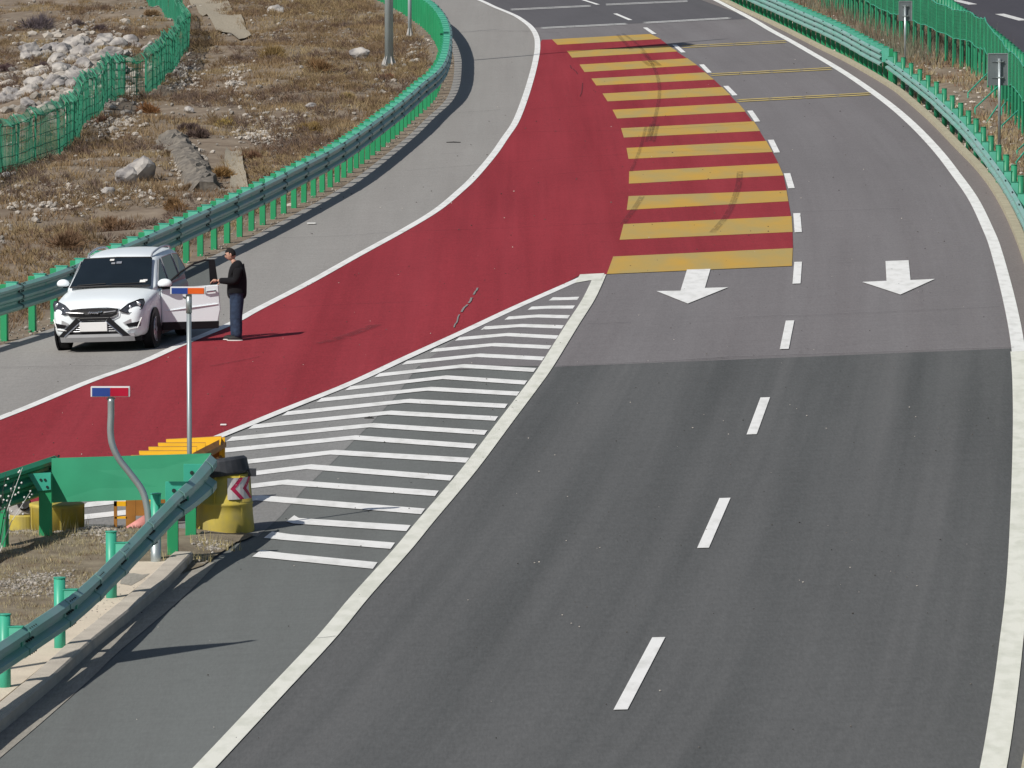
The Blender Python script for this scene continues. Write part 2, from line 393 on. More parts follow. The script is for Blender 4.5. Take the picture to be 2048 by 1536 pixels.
redP = [G(1084, 80), G(1104, 79.5)] + [G(*p) for p in px_red_r] + [G(1213, 549.5), G(1160, 551)] + [G(*p) for p in px_gore[1:]] + [G(-600, 1062)] + [G(*p) for p in px_line_left if p[1] > 82]
red = flat('red_surfacing', redP, .012, 'red', road)
ystr = [((1104, 79.5), (1301, 68.7), (1321.5, 78.7), (1115, 90.5)), ((1134, 103), (1337, 92), (1355, 103.7), (1144, 116.2)), ((1159, 130), (1375, 117.5), (1394, 131.2), (1169, 145)),
    ((1182.7, 158), (1410, 145.7), (1427.7, 160), (1192.7, 172)), ((1205, 188), (1444, 175), (1461, 191.2), (1215, 203.7)), ((1225, 220.5), (1476.5, 207), (1491, 224.2), (1234, 238)),
    ((1242, 257.5), (1507.7, 243.7), (1520.2, 263), (1247.7, 276.2)), ((1253, 297), (1532.7, 283), (1545, 305), (1257, 319)), ((1258.5, 343.7), (1556.5, 328), (1567, 352), (1257.7, 368.5)),
    ((1257.2, 393.5), (1573, 382), (1576.5, 403.7), (1253.5, 421)), ((1247.2, 449.5), (1583, 433.5), (1585.2, 465.2), (1239, 481)), ((1226.5, 514.5), (1585.5, 497.7), (1584, 533.2), (1213.5, 549.5))]
for q in ystr: flat('yellow_stripe', [G(*p) for p in q], .016, 'yellow', road)
ribbon('ramp_edge_line', resample(LINEL, 1.0), .2, .020, 'white', road)
ribbon('gore_edge_line', resample(GORE, 1.0), .2, .020, 'white', road)
ribbon('main_edge_line', resample(THICK, 1.0), .25, .020, 'cream', road)
ysplit = G(2036, 696).y; RR = resample(RIGHT, 1.0)
ribbon('right_edge_line', [p for p in RR if p.y > ysplit-1], .235, .020, 'white', road)
ribbon('right_edge_line', [p for p in RR if p.y <= ysplit], .28, .020, 'cream', road)
ribbon('right_edge_line', resample(C([(1480, 26), (1400, -12), (1250, -60), (1050, -108)]), 1), .22, .02, 'white', road)
flat('gore_tip', [G(*p) for p in [(1160, 551), (1209, 548.5), (1202, 562), (1178, 563), (1150, 568)]], .024, 'cream', road)
for i, (a, b) in enumerate(px_dash):
    ribbon('lane_dash', [G(*a), G(*b)], .158, .020, 'white', road)
def sc(ox, oy, pts): return [(ox+x/4, oy+y/4) for x, y in pts]
B_, A_ = (700, 560), (400, 768)
chev = []
for l, a, r in [((1590, 170), (1700, 145), (1835, 140)), ((1420, 245), (1600, 212), (1800, 210)), ((1235, 325), (1510, 282), (1760, 288)), ((1045, 405), (1380, 358), (1712, 368)), ((840, 492), (1270, 430), (1668, 450)),
    ((640, 585), (1160, 510), (1612, 530)), ((415, 685), (1040, 595), (1558, 620)), ((195, 785), (915, 680), (1490, 712)), ((-40, 890), (770, 770), (1418, 812)), ((-270, 985), (650, 862), (1358, 900)), ((-545, 1094), (480, 958), (1262, 998)), ((-816, 1200), (330, 1052), (1185, 1098))]:
    chev.append(sc(*B_, [l, a, r]))
chev += [[(452, 885), *sc(*A_, [(1390, 320)]), *sc(*B_, [(1100, 1210)])], [(400, 912), *sc(*A_, [(1250, 418)]), *sc(*B_, [(1015, 1318)])], [(330, 948), *sc(*A_, [(1080, 535)]), *sc(*B_, [(955, 1430)])]]
for l, a, r in [((-560, 860), (890, 650), (2030, 740)), ((-960, 1000), (700, 773), (1910, 862)), ((-1000, 1100), (490, 898), (1800, 1005)), ((690, 1108), (790, 1080), (1685, 1138)), ((510, 1240), (730, 1211), (1560, 1278)), ((418, 1390), (650, 1359), (1420, 1435))]:
    chev.append(sc(*A_, [l, a, r]))
for l, a, r in chev:
    th = ((a[1]+505)/1610)**2*11.6
    ab = (a[0]-1.05*th, a[1]+1.04*th); rb = (r[0]-.8*th, r[1]+1.12*th)
    lt = (l[0]+1.5*th, l[1]-1.16*th)
    bm = bmesh.new(); v = [bm.verts.new(G(*p)+Vector((0, 0, .016))) for p in (l, ab, rb, r, a, lt)]
    for q in ((0, 1, 4, 5), (1, 2, 3, 4)):
        f = bm.faces.new([v[i] for i in q]); f.normal_update()
        if f.normal.z < 0: f.normal_flip()
    mesh('chevron_stripe', bm, 'white', road)
for pts in ([(952, 628), (1140, 622), (1095, 775), (1280, 770), (958, 900), (708, 800), (900, 797)],):
    flat('road_arrow', [G(*p) for p in sc(1136, 384, pts)], .020, 'white', road)
flat('road_arrow', [G(*p) for p in sc(1536, 384, [(940, 560), (1125, 553), (1140, 712), (1335, 703), (1060, 828), (752, 727), (948, 718)])], .020, 'white', road)
for (a, b) in [((1364, 94.5), (1573, 84)), ((1421, 150.5), (1664, 138)), ((1474, 202.5), (1741, 188.5))]:
    for dy in (-1.7, 1.9):
        nseg = 4
        for k in range(nseg):
            t0, t1 = k/nseg+.006, (k+1)/nseg-.006
            ribbon('rumble_strip', [G(lerp(a[0], b[0], t0), lerp(a[1], b[1], t0)+dy), G(lerp(a[0], b[0], t1), lerp(a[1], b[1], t1)+dy)], .42, .020, 'thinyellow', road)
for (a, b) in [((1083, 57), (1253, 48.5)), ((1289, 46.5), (1459, 37)), ((1022, 20), (1181, 12.5)), ((1212, 10), (1375, 3)), ((940, -22), (1090, -30)), ((1130, -32), (1290, -40))]:
    for dy in (-.9, 1.0):
        ribbon('rumble_strip', [G(a[0], a[1]+dy), G(b[0], b[1]+dy)], .45, .020, 'wornwhite', road)
for a, b in [((1905, -1), (1946, 9)), ((1999, 28), (2047, 41)), ((2110, 62), (2170, 80))]:
    ribbon('lane_dash', [G(*a), G(*b)], .35, .006, 'wornwhite', opp)
# joints, cracks, skid marks
def crack(pts, w_=.05, z=.026, m='crack', jit=.6, name='road_joint'):
    P = [];
    for (a, b) in zip(pts[:-1], pts[1:]):
        n = max(2, int(abs(b[0]-a[0])/14), int(abs(b[1]-a[1])/3))
        for k in range(n): P.append(G(lerp(a[0], b[0], k/n), lerp(a[1], b[1], k/n)+random.uniform(-jit, jit)*.5))
    P.append(G(*pts[-1])); return ribbon(name, P, w_, z, m, road)
crack([(1112, 735), (1300, 727), (1456, 717), (1700, 709), (2028, 697)], .05)
for c in [[(540, 478.5), (700, 473), (790, 466)], [(790, 466), (1020, 458), (1240, 447)], [(380, 620), (450, 618), (512, 616)], [(560, 618), (700, 611), (840, 605)], [(0, 737), (120, 735), (262, 733)],
    [(812, 343), (960, 331), (1100, 322)], [(905, 228), (1000, 221)], [(1060, 322), (1250, 310)], [(1060, 220), (1200, 211)], [(880, 310), (924, 307)], [(1030, 266), (1240, 262), (1340, 259), (1500, 249)], [(1250, 308), (1400, 303), (1545, 300)],
    [(420, 735), (520, 716)], [(1174, 650), (1262, 647)], [(1462, 639), (1560, 633), (1596, 634)], [(1596, 634), (1800, 625), (2000, 616)], [(1582, 425), (1622, 425)], [(1622, 425), (1800, 419)], [(1110, 350), (1230, 341)], [(634, 1280), (671, 1276)],
    [(1380, 722), (1460, 717)], [(940, 663), (1060, 658)], [(1000, 63), (1120, 66)], [(920, 65), (1060, 62)], [(200, 918), (430, 905)]]:
    crack(c, .035 if c[0][1] > 300 else .05)
for c, w_ in [([(955, 578), (945, 595), (935, 612), (920, 630), (905, 664)], .07)]:
    for k_ in range(4):
        P4 = c[k_:k_+2]; crack([P4[0], (lerp(P4[0][0], P4[1][0], .8), lerp(P4[0][1], P4[1][1], .8))], random.uniform(.025, .05), m='gore_light', jit=6, name='worn_crack')
crack([(1165, 168), (1164, 182), (1160, 195)], .03, .03, jit=3); crack([(1140, 133), (1155, 150)], .03, .03, jit=5)
def skid(pts, w_, name='skid_mark'):
    bm = bmesh.new(); P = resample(C(pts), .25); N = normals(P)
    for i in range(len(P)-1):
        for s in range(3):
            if random.random() < .12: continue
            o = (s-1)*w_/3; h = w_/7; a, b, n = P[i], P[i+1], N[i]
            q = [a+n*(o-h), a+n*(o+h), b+n*(o+h), b+n*(o-h)]
            bm.faces.new([bm.verts.new((v.x, v.y, zp(v.x)+.030)) for v in q])
    return tag(mesh(name, bm, 'skid', road), kind='stuff')
skid([(1480, 345), (1475, 380), (1455, 430), (1425, 467)], .16); skid([(1284, 395), (1268, 420), (1246, 450)], .14)
skid([(1284, 105), (1304, 130), (1315, 155), (1319, 185), (1313, 225), (1300, 275)], .11); skid([(1292, 255), (1280, 300), (1262, 345)], .09); skid([(1245, 68), (1275, 90), (1306, 126)], .11); skid([(1235, 70), (1262, 100)], .14)
skid([(1296, 122), (1310, 133)], .5); skid([(752, 652), (700, 672), (640, 690)], .25); skid([(1309, 250), (1300, 285)], .3)

# ------------------------------------------------------------------ kerbs and the near island
kerb = bmesh.new(); sweep(kerb, resample(KERBR, .9), [(-.09, -.1), (-.09, .09), (-.06, .11), (.13, .11), (.13, -.1)])
kr = tag(mesh('kerb', kerb, 'kerbtan'), kind='structure')
isl_px = [(508, 1074), (490, 1083), (472, 1088), (440, 1110), (405, 1135), (372, 1146), (300, 1190), (212, 1262), (100, 1362), (0, 1445), (-150, 1560), (-300, 1700), (-1500, 1700), (-1500, 1330), (-600, 1190), (-100, 1086), (0, 1071), (60, 1066), (200, 1062), (330, 1061), (450, 1062)]
isl = [G(*p) for p in isl_px]
def inpoly(x, y, P):
    c = False; n = len(P); j = n-1
    for i in range(n):
        if (P[i].y > y) != (P[j].y > y) and x < (P[j].x-P[i].x)*(y-P[i].y)/(P[j].y-P[i].y)+P[i].x: c = not c
        j = i
    return c
def edist(x, y, P):
    d = 1e9; p = Vector((x, y))
    for i in range(len(P)):
        a = P[i-1].xy; b = P[i].xy; t = max(0, min(1, (p-a).dot(b-a)/max(1e-9, (b-a).length_squared))); d = min(d, (p-a-(b-a)*t).length)
    return d
def islz(x, y):
    return zp(x)+.02+.09*smooth(0, .7, edist(x, y, isl))+.05*noise.noise(Vector((x*1.6, y*1.1, 0)))*smooth(.1, .8, edist(x, y, isl))
bm = bmesh.new(); st = .22; x0, x1 = -13.0, -3.0; y0, y1 = G(0, 1650).y, G(0, 1040).y
gr = {}
for j in range(int((y1-y0)/st)):
    for i in range(int((x1-x0)/st)):
        x, y = x0+i*st, y0+j*st
        if inpoly(x, y, isl): gr[i, j] = bm.verts.new((x, y, islz(x, y)))
for (i, j), v in gr.items():
    q = [gr.get(k) for k in ((i, j), (i+1, j), (i+1, j+1), (i, j+1))]
    if all(q): bm.faces.new(q)
    elif sum(1 for a in q if a) == 3: bm.faces.new([a for a in q if a])
tag(mesh('verge', bm, 'verge', None, True), kind='structure')
flat('verge_skirt', isl, .03, 'verge', bpy.data.objects['verge'])
# kerb beside the near slab
KN = C([(366, 1128), (300, 1193), (212, 1266), (160, 1308), (100, 1364), (0, 1450), (-120, 1550), (-260, 1680)])
bm = bmesh.new(); sweep(bm, resample(KN, .8), [(.13, -.1), (.13, .15), (.10, .17), (-.11, .17), (-.13, .15), (-.13, -.1)])
tag(mesh('near_kerb', bm, 'concrete', None), kind='structure')
sl_px = [(262, 1143), (325, 1143), (358, 1122), (340, 1140), (250, 1215), (175, 1284), (117, 1328), (45, 1388), (-80, 1490), (-200, 1600), (-420, 1600), (0, 1352), (22, 1330), (135, 1235), (175, 1210), (235, 1157)]
sl_o = flat('slab', [G(*p) for p in sl_px], .135, 'slab'); tag(sl_o, kind='structure')
m_ = sl_o.modifiers.new('t', 'SOLIDIFY'); m_.thickness = .12
flat('broken_patch', [G(*p) for p in [(248, 1168), (268, 1167), (285, 1170), (300, 1168), (283, 1180), (262, 1192), (240, 1188)]], .139, 'gutter', sl_o)
ribbon('gutter', resample(offset(KN, -.30), .8), .34, .012, 'gutter', road)

# ------------------------------------------------------------------ guardrails
W = [(.01, 0), (.08, .045), (.08, .095), (0, .135), (0, .175), (.08, .215), (.08, .265), (.01, .31)]
T = [(.01, 0), (.08, .045), (.08, .09), (0, .135), (0, .175), (.08, .23), (.08, .276), (0, .33), (0, .37), (.08, .415), (.08, .46), (.01, .506)]
def beam_prof(p, z0, off, sgn):
    f = [(sgn*(off+d), z0+z) for d, z in p]; b = [(sgn*(off+d-.008), z0+z) for d, z in p[::-1]]
    return f+b
def sq_post(h=1.02, w_=.065):
    bm = bmesh.new(); box(bm, -w_, w_, -w_, w_, -.15, h, bev=.006); me = bpy.data.meshes.new('post'); bm.to_mesh(me); bm.free(); me.materials.append(M['postg']); return me
def rd_post(h=.98, r=.07, m='tubeg'):
    bm = bmesh.new(); cyl(bm, r, -.2, h, 18); cyl(bm, r+.006, h, h+.012, 18); me = bpy.data.meshes.new('post'); bm.to_mesh(me); bm.free(); me.materials.append(M[m])
    for p in me.polygons: p.use_smooth = len(p.vertices) == 4
    return me
def block_me(x, y0, y1, z0, z1, m='blockg'):
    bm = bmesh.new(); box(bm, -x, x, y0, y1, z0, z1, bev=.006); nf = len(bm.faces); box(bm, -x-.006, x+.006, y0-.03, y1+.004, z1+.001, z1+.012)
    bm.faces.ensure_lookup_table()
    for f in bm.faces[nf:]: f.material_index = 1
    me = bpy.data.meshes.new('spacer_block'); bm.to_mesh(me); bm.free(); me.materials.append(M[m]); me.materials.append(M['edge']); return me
def lap_shade(bm, p, n, t, prof, z0, off):  # dark band in place of the gap shadow at a lap joint
    pv = None
    for d, z in prof:
        q = [bm.verts.new(p+n*(off+d+.010)+t*u+Vector((0, 0, z0+z))) for u in (-.035, .0)]
        if pv: bm.faces.new((pv[0], pv[1], q[1], q[0]))
        pv = q
def guardrail(label, path, sgn, prof, z0, off, spacing, post_me, blk_me, per=2, group=None, ramp=None, bmat='beamg'):
    root = thing('guardrail', label, 'guardrail', path[0], 0, group); inv = Vector(path[0])
    P = resample(path, spacing); N = normals(P)
    for i, (p, n) in enumerate(zip(P, N)):
        rz = math.atan2(n.y*sgn, n.x*sgn)-math.pi/2      # local +Y points at the road
        q = put('post', post_me, None, root, p-inv, rz+random.uniform(-.05, .05)); q.rotation_euler[0] = random.uniform(-.008, .008); q.rotation_euler[1] = random.uniform(-.012, .012)
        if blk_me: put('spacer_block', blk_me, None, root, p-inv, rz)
    D = resample(path, .5); nper = max(1, round(spacing*per/.5)); bolts = bmesh.new()
    k = 0
    for i in range(0, len(D)-1, nper):
        seg = D[i:min(len(D), i+nper+1)]
        if len(seg) < 2: continue
        k += 1; bm = bmesh.new(); a = max(0, i-1)
        nn = normals(D)[i:i+len(seg)]
        seg2 = [Vector(s)-inv for s in seg]
        if i: seg2[0] = seg2[0].lerp(D[i-1]-inv, .6)
        lift = random.uniform(-.006, .006)
        if ramp: 
            for q, s in zip(seg2, seg): q.z += ramp(s)
        # each length laps over the one before: its first edge sits proud
        N2 = nn; rings = []
        pf = beam_prof(prof, z0+lift, off, sgn); pfo = beam_prof(prof, z0+lift-.001, off+.012, sgn)
        bmx = bm
        for idx, (p, n) in enumerate(zip(seg2, N2)):
            pr = pfo if idx == 0 else pf
            rings.append([bmx.verts.new((p.x+n.x*d, p.y+n.y*d, p.z+z)) for d, z in pr])
        kk = len(pf)
        for a_, b_ in zip(rings[:-1], rings[1:]):
            for u in range(kk): bmx.faces.new((a_[u], a_[(u+1) % kk], b_[(u+1) % kk], b_[u]))
        bmx.faces.new(rings[0][::-1]); bmx.faces.new(rings[-1])
        bmesh.ops.recalc_face_normals(bmx, faces=bmx.faces)
        mesh('rail_section', bmx, bmat, root)
        p, n = seg2[0], N2[0]; t = Vector((-n.y, n.x, 0))
        for z in [q[1] for q in prof if q[0] < .005] + [prof[0][1]+.03, prof[-1][1]-.03]:
            for s in (-.1, .1, .2):
                if s == -.1 and z == prof[0][1]+.03:
                    lap_shade(bolts, p, n*sgn, t, prof, z0+lift, off+.006)
                c = p + t*s + n*sgn*(off+.016+(.03 if z in (prof[0][1]+.03, prof[-1][1]-.03) else 0)) + Vector((0, 0, z0+z+.02))
                box(bolts, c.x-.014, c.x+.014, c.y-.014, c.y+.014, c.z-.014, c.z+.014)
    tag(mesh('splice_bolts', bolts, 'bolt', root), kind='stuff')  # bolts together with the lap shade bands
    return root
SQ, RD = sq_post(), rd_post(); RD2 = rd_post(m='tubed')
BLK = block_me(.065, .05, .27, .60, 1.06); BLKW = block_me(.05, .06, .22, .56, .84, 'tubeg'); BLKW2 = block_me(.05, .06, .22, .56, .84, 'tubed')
left_path = [p for p in POSTL if p.y > G(-300, 768).y]
guardrail('long green three-wave guardrail curving along the outside of the grey shoulder behind the white car', left_path, 1, T, .53, .27, 1.9, SQ, BLK)
farR = C([(1050, -128), (1250, -80), (1400, -28), (1440, -6), (1508, 24), (1568, 52), (1619, 76), (1655, 93), (1687, 109), (1721, 128.5), (1754, 148), (1781, 163)])
guardrail('green three-wave guardrail with square posts along the far end of the right shoulder', farR, 1, T, .45, .27, 2.0, SQ, BLK)
nearR = C([(1790, 168), (1834, 202), (1871.6, 233), (1908, 268), (1942.5, 304), (1975.6, 345), (2005, 385), (2032, 425), (2060, 475), (2090, 540), (2125, 640), (2150, 800), (2160, 1000), (2150, 1300), (2110, 1650)])
guardrail('green two-wave guardrail with round posts at the right edge of the road', nearR, 1, W, .44, .21, 3.9, RD2, BLKW2, per=1)
oppR = C([(1790, -60), (1850, 12), (1892, 45), (1945, 85), (1998, 128), (2050, 178), (2110, 250), (2180, 380), (2250, 560), (2300, 850)])
guardrail('green guardrail beyond the mesh fence along the opposite road', oppR, -1, W, .50, .21, 2.0, RD2, BLKW2, per=2)
# near rail on the island
nr = C([(-330, 1660), (-210, 1560), (-100, 1474), (10, 1397), (120, 1317), (223, 1216), (312, 1146), (346, 1124), (374, 1100), (391, 1080)])
nrw = XofY(nr); yE = G(310, 1146).y; yF = G(391, 1080).y
gr_near = thing('guardrail', 'foreground green guardrail with round posts ending against the yellow barrel', 'guardrail', nr[0]); inv = Vector(nr[0])
for px_, me_, top in [((10, 1397), RD, 0), ((120, 1317), RD, 0), ((223, 1216), RD, 0), ((312, 1133), RD, 0), ((-100, 1474), RD, 0), ((-210, 1560), RD, 0)]:
    p = G(*px_); y = p.y; a = Vector((nrw(y+1)-nrw(y-1), 2, 0)).normalized(); n = Vector((a.y, -a.x, 0)); rz = math.atan2(n.y, n.x)-math.pi/2
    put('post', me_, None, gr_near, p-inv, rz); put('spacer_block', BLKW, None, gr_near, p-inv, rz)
for px_, top in (((346, 1124), .98), ((382, 1085), 1.0)):
    p = G(*px_); bm = bmesh.new(); box(bm, -.075, .075, -.05, .05, -.15, 1.06, bev=.006); put('post', bm, 'postg', gr_near, p-inv)
    bm = bmesh.new(); box(bm, -.095, .22, -.08, -.056, .74, 1.10, bev=.004); put('bracket', bm, 'blockg', gr_near, p-inv)
    for z in (.98, .84):
        bm = bmesh.new(); cyl(bm, .028, -.02, .02, 8, mtx=Matrix.Translation((.02, -.085, z)) @ Matrix.Rotation(math.pi/2, 4, 'X')); put('bolt', bm, 'bolt', gr_near, p-inv)
def rise(y): return .31*smooth(G(200, 1240).y, yF, y)
D = resample(nr, .5); k = 0; Nn = normals(D); bolts = bmesh.new()
for i in range(0, len(D)-1, 5):
    seg = D[i:i+6]; N2 = Nn[i:i+6]
    if len(seg) < 2: continue
    bm = bmesh.new(); rings = []
    for idx, (p, n) in enumerate(zip(seg, N2)):
        q = p-inv; q.z += rise(p.y)
        if idx == 0 and i: q = q.lerp(D[i-1]-inv, .5); q.z += rise(p.y)*.5
        kz = 1.2+.55*smooth(G(300, 1150).y, yF, p.y); pr = beam_prof([(d_*(1+.5*(kz-1.2)), z_*kz) for d_, z_ in W], .46-.12*(kz-1.2)/.55, .20+(.012 if idx == 0 else 0), 1)
        rings.append([bm.verts.new((q.x+n.x*d, q.y+n.y*d, q.z+z)) for d, z in pr])
    kk = len(rings[0])
    for a_, b_ in zip(rings[:-1], rings[1:]):
        for u in range(kk): bm.faces.new((a_[u], a_[(u+1) % kk], b_[(u+1) % kk], b_[u]))
    bm.faces.new(rings[0][::-1]); bm.faces.new(rings[-1]); bmesh.ops.recalc_face_normals(bm, faces=bm.faces)
    mesh('rail_section', bm, 'beamg', gr_near)
    p, n = seg[0]-inv, N2[0]; t = Vector((-n.y, n.x, 0))
    for z in (.03, .155, .28):
        for s in (-.12, .0, .12, .24):
            c = p+t*s+n*(.222+.03*(z != .155))+Vector((0, 0, .46+z*1.2+rise(seg[0].y))); box(bolts, c.x-.016, c.x+.016, c.y-.016, c.y+.016, c.z-.012, c.z+.012)
tag(mesh('splice_bolts', bolts, 'bolt', gr_near), kind='stuff')

# green sheet closing the nose, with its post, and the shaded rail running off left
pA, pB = G(104, 1080), G(400, 1077)
gp = thing('barrier_panel', 'flat green sheet metal panel closing the barrier nose behind the bent pole', 'barrier panel', pA)
n = (pB-pA).normalized(); bm = bmesh.new()
za, zb = .53, 1.15
P = [Vector((0, 0, za)), (pB-pA)+Vector((0, 0, za+.03)), (pB-pA)+Vector((.16, 0, zb+.04)), Vector((0, 0, zb))]
f = [bm.verts.new(v) for v in P]+[bm.verts.new(v+Vector((0, .012, 0))) for v in P]
for q in ((0, 1, 2, 3), (7, 6, 5, 4), (0, 4, 5, 1), (1, 5, 6, 2), (2, 6, 7, 3), (3, 7, 4, 0)): bm.faces.new([f[i] for i in q])
mesh('sheet', bm, 'panelg', gp)
bm = bmesh.new(); box(bm, -.09, .09, -.10, .0, -.1, 1.0, bev=.005); o = put('post', bm, 'postg', gp, G(92, 1089)-pA)
bm = bmesh.new(); v = [bm.verts.new(c) for c in ((-.24, -.13, 1.0), (.08, -.13, 1.02), (.08, -.13, .78), (-.10, -.13, .76), (-.24, -.11, 1.0), (.08, -.11, 1.02), (.08, -.11, .78), (-.10, -.11, .76))]
for q in ((0, 3, 2, 1), (4, 5, 6, 7), (0, 1, 5, 4), (1, 2, 6, 5), (2, 3, 7, 6), (3, 0, 4, 7)): bm.faces.new([v[i] for i in q])
put('bracket', bm, 'blockg', gp, G(92, 1089)-pA)
for x, z in ((-.06, .92), (.0, .92), (.03, .82)):
    bm = bmesh.new(); cyl(bm, .018, -.01, .01, 8, mtx=Matrix.Translation((x, -.135, z)) @ Matrix.Rotation(math.pi/2, 4, 'X')); put('bolt', bm, 'bolt', gp, G(92, 1089)-pA)
lp = [G(101, 1071), G(62, 1086), G(0, 1108), G(-80, 1137), G(-200, 1190), G(-340, 1260)]
guardrail('shaded green three-wave guardrail running off the left edge of the picture', resample(catmull(lp, 4), .5), -1, T, .62, .05, 2.0, sq_post(.9), None, bmat='tubed')  # dark green beam colour stands in for the shade on this rail

# ------------------------------------------------------------------ crash barrels, crash cushion and litter at the nose
def lathe(bm, prof, n=28, mtx=None):
    rings = [[bm.verts.new((r*math.cos(2*math.pi*i/n), r*math.sin(2*math.pi*i/n), z)) for i in range(n)] for r, z in prof]
    for a, b in zip(rings[:-1], rings[1:]):
        for i in range(n): bm.faces.new((a[i], a[(i+1) % n], b[(i+1) % n], b[i]))
    bm.faces.new(rings[0][::-1]); bm.faces.new(rings[-1])
    if mtx is not None:
        for r in rings:
            for v in r: v.co = mtx @ v.co
    return bm
bp = G(450, 1065)
b1 = thing('crash_barrel', 'yellow crash barrel with a black lid and a red chevron sticker', 'crash barrel', bp, 0, 'crash barrels at the barrier nose')
bm = bmesh.new(); lathe(bm, [(.405, 0), (.415, .04), (.39, .30), (.385, .40), (.395, .41), (.395, .44), (.375, .45), (.345, .84)]); put('drum', bm, 'barrel', b1, (0, 0, 0), 0, True)
for i in range(6):
    a = i*math.pi/3-.35-math.pi/2; bm = bmesh.new(); box(bm, -.012, .012, -.012, .012, .02, .83, mtx=Matrix.Rotation(a+math.pi/2, 4, 'Z') @ Matrix.Translation((0, -.40, 0)) @ Matrix.Rotation(-.065, 4, 'X')); put('seam', bm, 'barrel', b1, (0, 0, 0))
bm = bmesh.new(); lathe(bm, [(.37, 0), (.385, .03), (.375, .20), (.34, .235)], mtx=Matrix.Translation((-.03, 0, .80)) @ Matrix.Rotation(R(-9), 4, 'Y') @ Matrix.Rotation(R(-4), 4, 'X')); put('lid', bm, 'lid', b1, (0, 0, 0))
bm = bmesh.new(); box(bm, .33, .44, -.10, .02, .80, .90); put('lid_clasp', bm, 'lid', b1, (0, 0, 0))
def sticker(m, a0, a1, z0, z1, rr, shear=0):
    bm = bmesh.new(); N_ = 6; pv = None
    for i in range(N_+1):
        a = lerp(a0, a1, i/N_); u = i/N_
        r0 = .387-(z0-.45)*.077+rr
        zz = shear*(abs(u-.5)*2)
        q = [bm.verts.new(((r0-.08*(z-z0))*math.cos(a), (r0-.08*(z-z0))*math.sin(a), z)) for z in (z0, z1)]
        if pv: bm.faces.new((pv[0], q[0], q[1], pv[1]))
        pv = q
    return bm
put('sticker', sticker('greyp', R(-82), R(-24), .50, .80, .003), 'greyp', b1, (0, 0, 0))
for a_off in (0, 30):
    bm = bmesh.new(); n_ = 8
    for i in range(n_):
        def pt(s, wdt):        # chevron pointing left: s runs up, vertex at the middle
            z = .50+.30*s; a = R(-76+a_off+22*abs(s-.5)*2+wdt); rr = .387-(.05)*.077+.006-.08*(z-.5); return (rr*math.cos(a), rr*math.sin(a), z)
        s0, s1 = i/n_, (i+1)/n_
        if max(-76+a_off+22*abs(s0-.5)*2, -76+a_off+22*abs(s1-.5)*2)+9 > -22: pass
        bm.faces.new([bm.verts.new(c) for c in (pt(s0, 0), pt(s0, 11), pt(s1, 11), pt(s1, 0))])
    put('chevron_mark', bm, 'magenta', b1, (0, 0, 0))
p2 = G(114, 1071)
b2 = thing('crash_barrel', 'plain yellow crash barrel standing behind the green post at left', 'crash barrel', p2, 0, 'crash barrels at the barrier nose')
bm = bmesh.new(); lathe(bm, [(.375, 0), (.38, .40), (.39, .41), (.39, .45), (.37, .46), (.30, .465)]); put('drum', bm, 'barrel', b2, (0, 0, 0), 0, True)
for i in range(5):
    a = i*2*math.pi/5+.2; bm = bmesh.new(); box(bm, -.01, .01, -.392, -.372, .02, .44, mtx=Matrix.Rotation(a, 4, 'Z')); put('seam', bm, 'barrel', b2, (0, 0, 0))
p3 = G(47, 1062)
b3 = thing('crash_barrel', 'broken yellow barrel spilling its gravel filling at the left edge', 'crash barrel', p3, 0, 'crash barrels at the barrier nose')
bm = bmesh.new(); lathe(bm, [(.13, 0), (.20, .02), (.20, .22), (.17, .24)]); put('drum', bm, 'barrel', b3, (0, 0, 0))
def rock(r, seed, sub=2, rough=.35, sq=(1, 1, .75), pts=None):
    bm = bmesh.new(); bmesh.ops.create_icosphere(bm, subdivisions=sub, radius=1)
    o = Vector((seed*3.1, seed*1.7, seed*.9)); rnd = random.Random(seed)
    cuts = [(Vector((rnd.uniform(-1, 1), rnd.uniform(-1, 1), rnd.uniform(-.4, 1))).normalized(), rnd.uniform(.55, .85)) for _ in range(7)]
    for v in bm.verts:
        d = v.co.normalized(); k = 1
        for n_, h in cuts:
            c = d.dot(n_)
            if c > 0: k = min(k, h/max(c, .01))
        k *= 1+noise.noise(d*1.6+o)*rough*.5+noise.noise(d*4+o)*.06
        v.co = Vector((d.x*sq[0], d.y*sq[1], d.z*sq[2]))*k*r
    return bm
bm = rock(.23, 5, 3, .5, (1, .8, .7)); put('gravel_fill', bm, 'boulder', b3, (-.01, 0, .30))
bm = bmesh.new(); lathe(bm, [(.055, 0), (.10, .02), (.085, .05), (.06, .03)]); put('gravel_hole', bm, 'dark', b3, (.02, -.12, .40), rot=(R(70), 0, 0))
# fallen cone
pc = G(262, 1060); bm = bmesh.new(); a0, a1 = PV(240, 1066, pc.y), PV(294, 1046, pc.y)
tube(bm, [a0-pc, (a0-pc).lerp(a1-pc, .5), a1-pc], [.03, .075, .12], 18); o = mesh('traffic_cone', bm, 'fadedred', None, True); o.location = pc; tag(o, 'faded pink traffic cone lying on the gravel under the bent pole', 'traffic cone')
